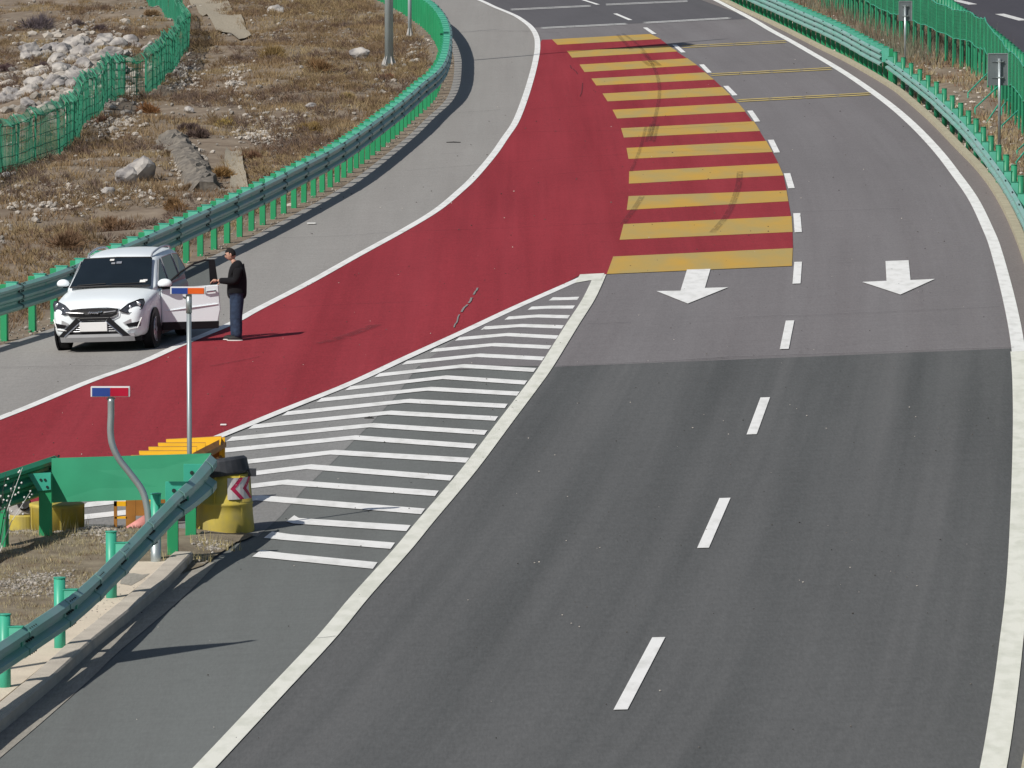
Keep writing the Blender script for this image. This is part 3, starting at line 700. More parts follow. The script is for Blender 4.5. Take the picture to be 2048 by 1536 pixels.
# crash cushion
cc0 = G(430, 1006)
cc = thing('crash_cushion', 'amber yellow steel crash cushion with nested plates behind the green sheet', 'crash cushion', cc0)
rows = [(332, 443, 879, 873), (316, 411, 886, 886), (297, 394, 894, 893.5), (278, 380, 902, 902), (262, 366, 911, 911)]
for i, (xa, xb, ya, yb) in enumerate(rows):
    Y = cc0.y - .6*i
    a, b = PV(xa, ya, Y), PV(xb, yb, Y); a -= cc0; b -= cc0; bm = bmesh.new()
    q = [a, b, b+Vector((0, -.42, -.075)), a+Vector((.05, -.42, -.075)), a+Vector((0, 0, -.03)), b+Vector((0, 0, -.03)), b+Vector((0, -.42, -.105)), a+Vector((.05, -.42, -.105))]
    v = [bm.verts.new(c) for c in q]
    for f_ in ((0, 3, 2, 1), (4, 5, 6, 7), (0, 1, 5, 4), (1, 2, 6, 5), (2, 3, 7, 6), (3, 0, 4, 7)): bm.faces.new([v[k] for k in f_])
    mesh('plate', bm, 'amber', cc)
    bm = bmesh.new(); tube(bm, [a+Vector((0, .03, -.01)), b+Vector((0, .03, -.01))], .018, 6); mesh('plate_edge', bm, 'shadeor', cc)
    bm = bmesh.new(); box(bm, a.x+.02, b.x, -.03, .03, .08, a.z-.05); put('diaphragm', bm, 'shadeor', cc, (0, Y-cc0.y, 0))
aT, bT = PV(443, 874, cc0.y)-cc0, PV(386, 903, cc0.y-2.0)-cc0
for k in range(3):
    d0 = Vector((0, 0, -.02-.24*k)); bm = bmesh.new(); A, Bq = aT+d0, bT+d0
    prof = [Vector((0, 0, 0)), Vector((.07, 0, -.06)), Vector((.07, 0, -.12)), Vector((0, 0, -.18))]
    for u in range(3):
        q = [A+prof[u], Bq+prof[u], Bq+prof[u+1], A+prof[u+1]]; bm.faces.new([bm.verts.new(c) for c in q])
    o = mesh('side_rail', bm, 'shadeor', cc); s_ = o.modifiers.new('s', 'SOLIDIFY'); s_.thickness = .02
bm = bmesh.new(); box(bm, aT.x-.03, aT.x+.05, -.06, .06, .02, aT.z-.01); put('nose_post', bm, 'amber', cc, (0, 0, 0))
p0 = G(250, 1056)
for xa, xb, ya, yb, m_ in ((228, 234, 1003, 1056, 'shadeor'), (252, 271, 1000, 1058, 'shadeor'), (228, 253, 1003, 1012, 'amber'), (290, 318, 995, 1002, 'amber'), (230, 254, 1033, 1037, 'amber'), (313, 330, 995, 1010, 'shadeor')):
    a, b = PV(xa, yb, p0.y)-cc0, PV(xb, ya, p0.y)-cc0; bm = bmesh.new(); box(bm, a.x, b.x, a.y-.03, a.y+.05, a.z, b.z); mesh('frame_leg' if yb > 1050 else 'cross_bar', bm, m_, cc)

# ------------------------------------------------------------------ poles with lamp boxes, bare poles, sign boards
def lampbox(root, base, x0, x1, y0, y1, mL, mR, Y):
    a, b = PV(x0, y1, Y)-base, PV(x1, y0, Y)-base; d = .12; mid = (a.x+b.x)/2
    bm = bmesh.new(); box(bm, a.x, b.x, a.y-d/2, a.y+d/2, a.z, b.z, bev=.004); h = mesh('lamp_housing', bm, 'whitep', root)
    e = .018
    for s, (u0, u1, m_) in enumerate(((a.x+e, mid, mL), (mid, b.x-e, mR))):
        bm = bmesh.new(); box(bm, u0, u1-.002, a.y-d/2-.008, a.y-d/2, a.z+.008, b.z-.012); mesh('lens', bm, m_, root)
b = G(381, 1074)
t = thing('warning_light_pole', 'straight galvanised pole carrying a blue and orange warning light', 'warning light', b, 0, 'warning light poles at the nose')
bm = bmesh.new(); tube(bm, [Vector((0, 0, -.1)), PV(379, 925, b.y)-b, PV(378, 625, b.y)-b], .034, 14); mesh('pole', bm, 'galv', t, True)
bm = bmesh.new(); tube(bm, [PV(378, 626, b.y)-b, PV(377.7, 589, b.y)-b], .042, 14); mesh('sleeve', bm, 'galv', t, True)
bm = bmesh.new(); tube(bm, [PV(372, 597, b.y)-b, PV(366, 594, b.y)-b], .014, 8); mesh('clamp_screw', bm, 'galv', t, True)
lampbox(t, b, 341, 411, 573.5, 588, 'blue', 'orange', b.y)
b = G(312, 1143)
t = thing('warning_light_pole', 'bent galvanised pole carrying a blue and red warning light', 'warning light', b, 0, 'warning light poles at the nose')
pp = catmull([PV(*q, b.y)-b for q in [(299, 1075), (297, 1048), (294, 1015), (284, 980), (258, 944), (238, 918), (225, 890), (221, 862), (222, 830), (222, 797)]], 5)
bm = bmesh.new(); tube(bm, pp, .045, 14); mesh('pole', bm, 'galv', t, True)
bm = bmesh.new(); tube(bm, [Vector((0, 0, -.1)), PV(311, 1078, b.y)-b], .068, 18); mesh('base_sleeve', bm, 'galv', t, True)
bm = bmesh.new(); tube(bm, [PV(311, 1079, b.y)-b, PV(299, 1066, b.y)-b], .055, 14); mesh('elbow', bm, 'galv', t, True)
bm = bmesh.new(); tube(bm, [PV(221.5, 806, b.y)-b, PV(221.5, 791, b.y)-b], .04, 12); mesh('sleeve', bm, 'galv', t, True)
bm = bmesh.new(); tube(bm, [PV(213, 798, b.y)-b, PV(231, 797, b.y)-b], .01, 8); mesh('clamp_screw', bm, 'galv', t, True)
lampbox(t, b, 182, 260, 773, 793, 'blue', 'redl', b.y)
def tallpole(px_, label, r0, r1, h, grp, blade=None):
    b = GT(*px_) if px_[1] < 500 and px_[0] < 900 else G(*px_)
    t = thing('lamp_post', label, 'pole', b, 0, grp)
    bm = bmesh.new(); tube(bm, [Vector((0, 0, 0)), Vector((0, 0, h*.4)), Vector((0, 0, h))], [r0, lerp(r0, r1, .4), r1], 22); mesh('shaft', bm, 'pole', t, True)
    bm = bmesh.new(); cyl(bm, r0*1.9, -.05, .03, 20); mesh('flange', bm, 'galv', t)
    for i in range(6):
        a = i*math.pi/3; bm = bmesh.new(); q = [Vector((r0*.9*math.cos(a), r0*.9*math.sin(a), .35)), Vector((r0*1.8*math.cos(a), r0*1.8*math.sin(a), .03)), Vector((r0*.9*math.cos(a), r0*.9*math.sin(a), .03))]
        k = Vector((-math.sin(a), math.cos(a), 0))*.008; v = [bm.verts.new(c+k) for c in q]+[bm.verts.new(c-k) for c in q]
        for f_ in ((0, 1, 2), (5, 4, 3), (0, 3, 4, 1), (1, 4, 5, 2), (2, 5, 3, 0)): bm.faces.new([v[i_] for i_ in f_])
        mesh('gusset', bm, 'offwhite', t)
    if blade:  # guessed plate out of view, shaped to cast a lens-shaped shadow
        z0, z1, wd = blade; bm = bmesh.new(); n_ = 14; side = Vector((SUN_DIR.y, -SUN_DIR.x, 0))
        L_ = [(side*(wd*math.sin(math.pi*i/n_)), lerp(z0, z1, i/n_)) for i in range(n_+1)]
        A = [bm.verts.new((c.x, c.y, z)) for c, z in L_]+[bm.verts.new((0, 0, z)) for c, z in L_[::-1][1:-1]]
        bm.faces.new(A); o = mesh('shadow_blade', bm, 'pole', t); o.modifiers.new('s', 'SOLIDIFY').thickness = .08
    return t
tallpole((778, 131), 'thick pale blue-grey pole standing in the dry grass behind the guardrail', .15, .11, 15.5, 'bare poles left of the road', (9.2, 13.4, 2.4))
tallpole((819.5, 73), 'thin pale pole beside the far bend of the left guardrail', .075, .06, 4.3, 'bare poles left of the road')
tallpole((-372, 1422), 'pole beyond the left edge whose shadow crosses the kerb', .08, .06, 6.4, 'bare poles left of the road', (3.7, 6.3, -.6))
def signboard(px_, x0, x1, y0, y1, label):
    b = G(*px_); t = thing('road_sign', label, 'road sign', b, 0, 'road signs seen from behind on the right')
    bm = bmesh.new(); tube(bm, [Vector((0, 0, -.1)), PV(px_[0], y0+10, b.y)-b], .038, 14); mesh('pole', bm, 'galv', t, True)
    a, c = PV(x0, y1, b.y)-b, PV(x1, y0, b.y)-b
    bm = bmesh.new(); box(bm, a.x, c.x, .05, .065, a.z, c.z, bev=.003); mesh('plate', bm, 'alu', t)
    bm = bmesh.new()
    for q in ((a.x-.008, a.x+.012, .035, .07, a.z, c.z), (c.x-.012, c.x+.008, .035, .07, a.z, c.z), (a.x+.014, c.x-.014, .035, .07, c.z-.02, c.z+.004)): box(bm, *q)
    mesh('rim', bm, 'galv', t)
    for z in (lerp(a.z, c.z, .25), lerp(a.z, c.z, .75)):
        bm = bmesh.new(); box(bm, a.x+.1, c.x-.1, .03, .05, z-.02, z+.02); mesh('cross_channel', bm, 'alu', t)
        bm = bmesh.new(); cyl(bm, .05, z-.02, z+.02, 14); box(bm, -.09, .09, -.01, .03, z-.015, z+.015); mesh('clamp', bm, 'galv', t)
signboard((1810.5, 129), 1798, 1824, 2, 42, 'grey sign back on a thin pole in the scrub, farther of two')
signboard((1999, 292), 1976, 2016, 107, 171, 'grey sign back on a thin pole beside the nearer right guardrail')

# ------------------------------------------------------------------ mesh fence on the median
mf = C([(1560, -32), (1600, -12), (1650, 14), (1712, 44), (1780, 76), (1855, 107), (1897, 122), (1938, 142), (1972, 172), (2006, 212), (2048, 270), (2100, 350), (2160, 470), (2220, 640), (2260, 850)])
fence = thing('mesh_fence', 'tall green fence with mesh upper half between the two roads', 'fence', mf[0]); inv = Vector(mf[0])
Pm = resample(mf, 2.4); FH, FM = 1.85, .93
bmp = bmesh.new(); cyl(bmp, .035, -.1, FH, 10); me_fp = bpy.data.meshes.new('post'); bmp.to_mesh(me_fp); bmp.free(); me_fp.materials.append(M['tubed'])
bmp = bmesh.new(); cyl(bmp, .055, -.1, FM+.1, 12); me_sp = bpy.data.meshes.new('stub_post'); bmp.to_mesh(me_sp); bmp.free(); me_sp.materials.append(M['tubed'])
for i, p in enumerate(Pm):
    p = Vector((p.x, p.y, tz(p.x, p.y))); Pm[i] = p
    put('post', me_fp, None, fence, p-inv); 
    if i < len(Pm)-1:
        q = Pm[i].lerp(Pm[i+1], .5); put('stub_post', me_sp, None, fence, q-inv+Vector((.18, .1, 0)))
for a, b in zip(Pm[:-1], Pm[1:]):
    a, b = a-inv, b-inv; wv = random.uniform(-.03, .03)
    bm = bmesh.new(); n_ = int((b-a).length/.075)
    side = (b-a).normalized().cross(Vector((0, 0, 1)))
    for k in range(n_):
        t0, t1 = k/n_, (k+.62)/n_; zt = FH-.02+.03*math.sin(k*.5+wv*50)
        q = [a.lerp(b, t0)+Vector((0, 0, FM)), a.lerp(b, t1)+Vector((0, 0, FM)), a.lerp(b, t1)+Vector((0, 0, zt)), a.lerp(b, t0)+Vector((0, 0, zt))]
        bm.faces.new([bm.verts.new(c) for c in q])
    for z in [FM+.12*k for k in range(8)]:
        q = [a+Vector((0, 0, z)), b+Vector((0, 0, z)), b+Vector((0, 0, z+.03)), a+Vector((0, 0, z+.03))]; bm.faces.new([bm.verts.new(c+side*.004) for c in q])
    o = mesh('mesh_panel', bm, 'netg', fence); o.modifiers.new('s', 'SOLIDIFY').thickness = .006
    for z in (FM, FH):
        bm = bmesh.new(); tube(bm, [a+Vector((0, 0, z+wv)), a.lerp(b, .5)+Vector((0, 0, z-wv)), b+Vector((0, 0, z))], .018, 6); mesh('rail', bm, 'tubeg', fence)
for (x0, y0, x1, y1) in ((1977, 144, 1936, 186), (1996, 173, 1950, 216), (2000, 205, 1975, 242), (2021, 191, 2003, 216), (2036, 221, 2003, 252), (2052, 285, 2034, 302), (2060, 290, 2032, 325)):
    e = GT(x1, y1+10); a_ = PV(x0, y0, e.y+1.2); bm = bmesh.new(); tube(bm, [a_-inv, PV(x1, y1, e.y)-inv, e-inv], .022, 8); mesh('brace', bm, 'tubeg', fence)

# ------------------------------------------------------------------ fence on the left
lf = [GT(*p) for p in [(-300, 470), (-190, 432), (-90, 392), (-40, 366), (0, 348), (66, 326), (127, 303), (161, 268), (180, 240), (213, 208), (250, 199), (287, 191), (316, 171), (332, 149), (359, 116), (377, 101), (366, 80), (347, 52), (322, 24), (292, 0), (258, -24), (215, -55)]]
lfc = resample(catmull(lf, 6), 2.1)
lf_o = thing('wire_fence', 'sagging green wire fence crossing the stony ground at upper left', 'fence', lfc[0]); inv = Vector(lfc[0])
me_lp = bpy.data.meshes.new('post'); bmp = bmesh.new(); box(bmp, -.03, .03, -.03, .03, -.2, 1.3); tube(bmp, [Vector((0, 0, 1.3)), Vector((-.16, .1, 1.5))], .02, 6); bmp.to_mesh(me_lp); bmp.free(); me_lp.materials.append(M['netw'])
for i, p in enumerate(lfc): p.z = tz(p.x, p.y); put('post', me_lp, None, lf_o, p-inv, random.uniform(-.2, .2), rot=(random.uniform(-.05, .05), random.uniform(-.07, .07), 0))
for a, b in zip(lfc[:-1], lfc[1:]):
    a, b = a-inv, b-inv; bm = bmesh.new(); L_ = (b-a).length; n_ = int(L_/.065); sag = random.uniform(.03, .14); wav = random.uniform(0, 6)
    def top(t): return 1.28-sag*math.sin(math.pi*t)+.03*math.sin(t*9+wav)
    for k in range(n_):
        t0 = k/n_; wd = .019 if k % 7 else .042; t1 = t0+wd/L_; sl_ = random.uniform(-.01, .01)
        c0, c1 = a.lerp(b, t0), a.lerp(b, t1); bulge = Vector((.05*math.sin(t0*6+wav), 0, 0))
        q = [c0+Vector((0, 0, .02)), c1+Vector((0, 0, .02)), c1+Vector((sl_, 0, top(t1)))+bulge, c0+Vector((sl_, 0, top(t0)))+bulge]; bm.faces.new([bm.verts.new(c) for c in q])
        q = [c0+Vector((0, 0, top(t0)))+bulge, c1+Vector((0, 0, top(t1)))+bulge, c1+Vector((-.16, .1, top(t1)+.2)), c0+Vector((-.16, .1, top(t0)+.2))]; bm.faces.new([bm.verts.new(c) for c in q])
    for z in (.15, .4, .7, 1.0, 1.22):
        q = [a+Vector((0, 0, z)), b+Vector((0, 0, z)), b+Vector((0, 0, z+.022)), a+Vector((0, 0, z+.022))]; bm.faces.new([bm.verts.new(c) for c in q])
    o = mesh('mesh_panel', bm, 'netw', lf_o); o.modifiers.new('s', 'SOLIDIFY').thickness = .006
    bm = bmesh.new(); tube(bm, [a.lerp(b, k/6)+Vector((0, 0, top(k/6))) for k in range(7)], .014, 5); mesh('top_wire', bm, 'postg', lf_o)

# ------------------------------------------------------------------ boulders
rocks = [(240, 420, 100), (210, 485, 70), (290, 485, 75), (360, 460, 75), (440, 395, 95), (450, 480, 85), (530, 430, 95), (600, 360, 95), (680, 350, 65), (650, 420, 90), (710, 425, 80), (790, 380, 95), (600, 500, 90), (690, 535, 95), (500, 560, 100), (590, 575, 65),
    (720, 590, 70), (840, 325, 90), (940, 370, 115), (1030, 320, 85), (1085, 375, 55), (340, 590, 60), (420, 640, 95), (470, 700, 85), (610, 650, 115), (560, 705, 80), (665, 705, 75), (280, 680, 90), (270, 745, 110), (180, 775, 95), (70, 740, 85), (30, 795, 75),
    (95, 795, 60), (220, 840, 85), (380, 740, 85), (390, 795, 65), (820, 480, 105), (900, 430, 95), (855, 545, 90), (1200, 400, 90), (985, 445, 65), (770, 480, 80), (500, 625, 70), (740, 655, 90), (850, 620, 80), (950, 560, 80), (1000, 640, 60), (880, 680, 70), (250, 590, 45), (520, 350, 45)]
RM = [rock(1, i+1, 3, .45) for i in range(9)]; RM2 = []
for bm in RM:
    me = bpy.data.meshes.new('boulder'); bm.to_mesh(me); bm.free(); me.materials.append(M['boulder']); RM2.append(me)
def place_rock(x, y, s, label, grp):
    p = GT(x, y+s*.32); k = (p.y)/F*s*.94
    o = bpy.data.objects.new('boulder', random.choice(RM2)); COL.objects.link(o); o.location = p+Vector((0, 0, k*.45)); o.scale = (k, k*1.0, k*random.uniform(.8, 1.05))
    o.rotation_euler = (random.uniform(-.3, .3), random.uniform(-.3, .3), random.uniform(0, 6.3)); return tag(o, label, 'boulder', grp)
SPECIAL = {(30, 795): 'boulder at the far left end of the rock heap, cut by the picture edge', (1200, 400): 'boulder seen through the wire mesh at the right end of the rock heap', (1030, 320): 'pale angular boulder at the top right tip of the rock heap',
    (220, 840): 'lowest flat boulder of the rock heap, just above the wire fence', (240, 420): 'upper left corner boulder of the rock heap', (600, 360): 'topmost boulder in the middle of the rock heap', (840, 325): 'boulder left of the angular one at the top right of the rock heap'}
for x, y, s in rocks: place_rock(x/4, y/4, s/4, SPECIAL.get((x, y), 'pale boulder inside the rock heap behind the left wire fence'), 'boulders heaped behind the wire fence')
place_rock(250, 356, 34, 'left of a pair of pale boulders in front of the wire fence', None); place_rock(283, 345, 38, 'right of a pair of pale boulders in front of the wire fence', None)
place_rock(215, 386, 18, 'small pale rock left of the boulder pair, near the guardrail', None); place_rock(722, 129, 24, 'pale rock in the dry grass left of the thick pole', None)
place_rock(622, 212, 13, 'small white rock in the grass halfway down the left guardrail', None); place_rock(132, 1117, 11, 'small white stone on the dry grass of the near island', None)
place_rock(553, 22, 20, 'pale rock near the top of the scrub slope', None); place_rock(380, 222, 12, 'small white rock between brown bushes beside the wire fence', None); place_rock(12, 352, 14, 'dark grey rock at the foot of the wire fence', None)

# ------------------------------------------------------------------ stone-lined channel pieces
def drape(name, px_, z=.05, m='chute'):
    bm = bmesh.new(); L_, R_ = px_; rows = 14; cols = 4; pv = None
    PL = resample([GT(*p) for p in L_], n=rows); PR = resample([GT(*p) for p in R_], n=rows)
    for a, b in zip(PL, PR):
        row = []
        for k in range(cols+1):
            q = a.lerp(b, k/cols); dep = .12*math.sin(math.pi*k/cols); row.append(bm.verts.new((q.x, q.y, tz(q.x, q.y)+z+.03-dep*.2+random.uniform(-.012, .012))))
        if pv:
            for k in range(cols): bm.faces.new((pv[k], pv[k+1], row[k+1], row[k]))
        pv = row
    o = mesh(name, bm, m, None, True); return tag(o, kind='structure')
drape('drainage_channel', ([(368, -12), (395, 25), (430, 52), (478, 82)], [(440, -12), (460, 18), (490, 48), (502, 74)]))
drape('drainage_channel', ([(452, 304), (448, 330), (462, 352), (455, 392)], [(484, 306), (486, 330), (492, 352), (500, 388)]))
def jit(bm, a):
    for v in bm.verts: v.co += Vector((random.uniform(-a, a), random.uniform(-a, a), random.uniform(-a, a)))
wallP = [GT(*p) for p in [(345, 282), (360, 296), (378, 322), (395, 350), (412, 385)]]
bm = bmesh.new(); sweep(bm, resample(wallP, .28), [(-.45, -.3), (-.3, .15), (-.1, .28), (.1, .26), (.35, .1), (.55, -.3)]); jit(bm, .09); tag(mesh('channel_wall', bm, mat('grey_rubble', (.24, .215, .18), .95, var=0, scale=5, col2=(.10, .09, .08), bump=1, bscale=10)), kind='structure')

# ------------------------------------------------------------------ dry grass, scrub and small stones
def frust(x, y, mar=1.5):
    d = y*CT; u = F*x/d+1024; return -200*mar < u < 2048+200*mar
class Blades:
    def __init__(s): s.V = []; s.T = []
    def tuft(s, x, y, z, h, r, n, wd, col, spread=1.0):
        for _ in range(n):
            a = random.uniform(0, 6.283); q = random.random()**.5*r; bx, by = x+q*math.cos(a), y+q*math.sin(a)
            l = h*random.uniform(.5, 1.15)*(1-.35*q/max(r, .01)); ta = a+random.uniform(-.9, .9); lean = l*random.uniform(.1, .75)*spread
            tx, ty = bx+lean*math.cos(ta), by+lean*math.sin(ta); k = random.uniform(.65, 1.3); c = (col[0]*k, col[1]*k, col[2]*k, 1)
            ox, oy = random.uniform(-1, 1)*wd, random.uniform(-1, 1)*wd*.5
            s.V += [(bx-ox-wd*.4, by-oy, z-.02), (bx+ox+wd*.4, by+oy, z-.02), (tx, ty, z+l)]; s.T += [c, c, (c[0]*1.25, c[1]*1.25, c[2]*1.2, 1)]
    def bush(s, x, y, z, h, r, n, wd, col):
        for _ in range(n):
            a = random.uniform(0, 6.283); e = random.uniform(.15, 1.5); d = Vector((math.cos(a)*math.cos(e)*r, math.sin(a)*math.cos(e)*r, math.sin(e)*h))
            t = random.uniform(.25, .8); b = Vector((x, y, z))+d*t; tip = b+d*random.uniform(.25, .45)+Vector((random.uniform(-.12, .12)*r, random.uniform(-.12, .12)*r, random.uniform(-.05, .15)*h))
            k = random.uniform(.55, 1.35); c = (col[0]*k, col[1]*k, col[2]*k, 1); ox = random.uniform(-1, 1)*wd; oz = random.uniform(-1, 1)*wd
            s.V += [(b.x-ox, b.y, b.z-oz), (b.x+ox, b.y, b.z+oz), tuple(tip)]; s.T += [c, c, c]
    def build(s, name, m='scrub', parent=None):
        me = bpy.data.meshes.new(name); n = len(s.V); me.from_pydata(s.V, [], [(i, i+1, i+2) for i in range(0, n, 3)])
        at = me.color_attributes.new('tint', 'FLOAT_COLOR', 'POINT'); at.data.foreach_set('color', [c for t in s.T for c in t]); me.materials.append(M[m])
        o = bpy.data.objects.new(name, me); COL.objects.link(o)
        if parent: o.parent = parent
        return o
COLS = [(.17, .115, .072), (.20, .14, .083), (.235, .17, .098), (.28, .215, .125), (.14, .108, .09)]
gb = Blades(); yA, yB = G(0, 520).y, G(400, -70).y
cnt = 0
for _ in range(60000):
    y = random.uniform(yA-25, yB); xe = xledge(y)-.9; x = xe-abs(random.uniform(0, 24))
    if not frust(x, y): continue
    den = noise.noise(Vector((x*.30, y*.10, 11)))+.5*noise.noise(Vector((x*.9, y*.35, 5)))
    px_, py_ = proj(Vector((x, y, zp(x))))
    if px_ < 370 and py_ < 330 - .25*px_: den -= .30            # stony land beyond the wire fence
    if 375 < px_ < 500 and abs((px_-375)/1.5-py_+5) < 22 and py_ < 90: continue
    if 400 < px_ < 492 and 300 < py_ < 400: den -= .25
    if px_ > 500: den += .12
    if den < -.24: continue
    cnt += 1
    if cnt > 17000: break
    ty = noise.noise(Vector((x*.35, y*.12, 40)))
    ci = 0 if ty > .18 else 1 if ty > 0 else 2 if ty > -.2 else 3
    if random.random() < .15: ci = random.randrange(5)
    h = random.uniform(.08, .26)*(1+.5*max(0, den)); gb.tuft(x, y, tz(x, y), h, random.uniform(.1, .35), 14, .010, COLS[ci], 1.5)
nb = 0
for _ in range(26000):
    y = random.uniform(yA-20, yB); x = xledge(y)-1.0-abs(random.uniform(0, 22))
    if not frust(x, y): continue
    px_, py_ = proj(Vector((x, y, zp(x))))
    if noise.noise(Vector((x*.28, y*.10, 55))) < (-.12 if px_ > 375 or py_ > 330-.25*px_ else .14): continue
    if 375 < px_ < 500 and abs((px_-375)/1.5-py_+5) < 28 and py_ < 95: continue
    if 405 < px_ < 490 and 305 < py_ < 400: continue
    nb += 1
    if nb > 4300: break
    rr = random.uniform(.15, .45); q_ = noise.noise(Vector((x*.2, y*.07, 21))); c_ = (.14, .104, .085) if q_ > .12 else (.20, .142, .082) if q_ > -.15 else (.27, .20, .11)
    gb.bush(x, y, tz(x, y)-.03, rr*random.uniform(.55, .9), rr, 70, .011, random.choice([c_, c_, (.14, .095, .07)]))
for _ in range(2600):                                            # median
    y = random.uniform(G(2000, 420).y, G(1600, -40).y); k, o_ = xkerb(y), xopp(y); x = random.uniform(k+.35, o_+.2)
    if not frust(x, y) or noise.noise(Vector((x*.5, y*.12, 71))) < -.25: continue
    gb.tuft(x, y, tz(x, y), random.uniform(.08, .34), random.uniform(.1, .3), 14, .012, random.choice([(.20, .12, .08), (.27, .2, .12), (.34, .28, .17)]))
for _ in range(700):
    y = random.uniform(G(1900, 125).y, G(1750, -60).y); k, o_ = xkerb(y), xopp(y); x = lerp(k, o_, random.uniform(.3, .95))
    gb.tuft(x, y, tz(x, y), random.uniform(.5, 1.2), .35, 14, .012, random.choice([(.14, .16, .12), (.18, .17, .12), (.16, .12, .09)]), .6)
tag(gb.build('dry_scrub_cover'), 'brown and straw-coloured dry scrub covering the stony slopes', 'scrub', kind='stuff')
ib = Blades()
for _ in range(5200):
    x, y = random.uniform(-9.5, -3.6), random.uniform(G(0, 1440).y, G(0, 1052).y)
    if not inpoly(x, y, isl) or edist(x, y, isl) < .15: continue
    px_, py_ = proj(Vector((x, y, zp(x)+.1)))
    if inpoly(px_, py_, [Vector((a, b)) for a, b in sl_px]) or py_ > 1150+(.9*(235-px_)): continue
    g = noise.noise(Vector((x*.9, y*.5, 3)))
    if g < -.28: continue
    ib.tuft(x, y, islz(x, y), random.uniform(.03, .10), random.uniform(.05, .18), 16, .005, random.choice([(.34, .29, .18), (.27, .23, .14), (.31, .28, .19), (.20, .15, .10)]), 1.7)
for px_, py_, h in ((150, 1080, .45), (118, 1083, .35), (260, 1092, .2), (380, 1135, .25), (395, 1100, .3), (310, 1130, .3), (440, 1100, .2)):
    p = G(px_, py_)
    for _ in range(5): ib.tuft(p.x+random.uniform(-.25, .25), p.y+random.uniform(-.5, .5), p.z, h, .1, 16, .006, (.40, .34, .18), .7)
tag(ib.build('dry_grass'), 'short straw-coloured grass on the foreground island', 'grass', kind='stuff')
# weed stalks at the left edge
tw = thing('dry_weed', 'leafless weed with pale seed heads before the shaded rail at left', 'weed', G(-6, 1120)); b0 = G(-6, 1120)
for i, (x, y) in enumerate(((12, 945), (45, 935), (30, 960), (60, 985), (8, 985))):
    e = PV(x, y, b0.y)-b0; bm = bmesh.new(); tube(bm, [Vector((0, 0, 0)), e*.5+Vector((-.03, 0, .06)), e], [.008, .006, .003], 5); mesh('stalk', bm, 'litter' if i % 2 else 'seat', tw)
    bm = bmesh.new()
    for k in range(7):
        q = e*random.uniform(.55, 1)+Vector((random.uniform(-.06, .06), random.uniform(-.05, .05), random.uniform(-.04, .04))); bmesh.ops.create_icosphere(bm, subdivisions=1, radius=.016, matrix=Matrix.Translation(q))
    mesh('seed_heads', bm, 'litter', tw)
# individual bushes
bushes = [(345, 300, 44, 'brown bush overhanging the upper left side of the rubble wall'), (372, 372, 46, 'brown bush at the lower left foot of the rubble wall'), (470, 110, 46, 'purplish brown bush below the end of the pale top channel'), (300, 205, 62, 'rust-brown bush beside the bend of the wire fence'), (375, 250, 52, 'low purplish bush between the rubble wall and the wire fence'), (395, 262, 60, 'dark bush at the upper end of the rubble wall'), (452, 242, 48, 'straw-yellow bush above the pale channel'),
    (80, 130, 45, 'dark bush at left between fence and rock heap'), (70, 40, 90, 'long dark purple bush in the upper left corner'), (160, 45, 46, 'small dark bush above the rock heap'), (205, 52, 44, 'second dark bush right of the rock heap'), (12, 130, 50, 'dark bush cut by the left edge'),
    (440, 340, 60, 'orange-brown bush beside the pale channel'), (500, 305, 50, 'brown bush right of the pale channel'), (210, 235, 38, 'reddish bush at the foot of the wire fence'), (240, 440, 90, 'wide brown bush just behind the guardrail above the car'), (120, 470, 100, 'wide brown bush behind the guardrail left of the car roof'),
    (350, 410, 70, 'tall brown bush behind the guardrail right of the car'), (640, 130, 70, 'brown bush in the middle of the dry slope'), (560, 95, 80, 'wide golden bush high on the dry slope'), (770, 150, 40, 'rust bush at the foot of the thick pole'), (700, 185, 50, 'straw bush below the thick pole'), (620, 250, 60, 'golden bush beside the guardrail bend'), (305, 13, 40, 'pale tan bush behind the wire fence top')]
bcol = [(.16, .11, .075), (.19, .13, .08), (.15, .11, .09), (.22, .11, .05), (.13, .095, .085), (.11, .08, .07), (.34, .25, .09), (.12, .09, .09), (.12, .10, .11), (.11, .09, .09), (.12, .09, .09), (.13, .09, .09), (.28, .17, .07), (.19, .11, .07), (.19, .11, .08), (.20, .125, .075), (.19, .12, .075), (.23, .14, .07), (.20, .12, .06), (.26, .18, .08), (.24, .12, .07), (.36, .27, .13), (.30, .21, .09), (.28, .19, .11)]
for (x, y, s, lab), c in zip(bushes, bcol):
    p = GT(x, y+s*.22); r = p.y/F*s*.5; bb = Blades(); hh = r*.75
    for k in range(3):
        ox, oy = random.uniform(-.5, .5)*r, random.uniform(-1, 1)*r; bb.bush(ox, oy, 0, hh*random.uniform(.7, 1.1), r*random.uniform(.6, .9), 420, .014, c)
    o = bb.build('bush'); o.location = (p.x, p.y, p.z-.03); tag(o, lab, 'bush')
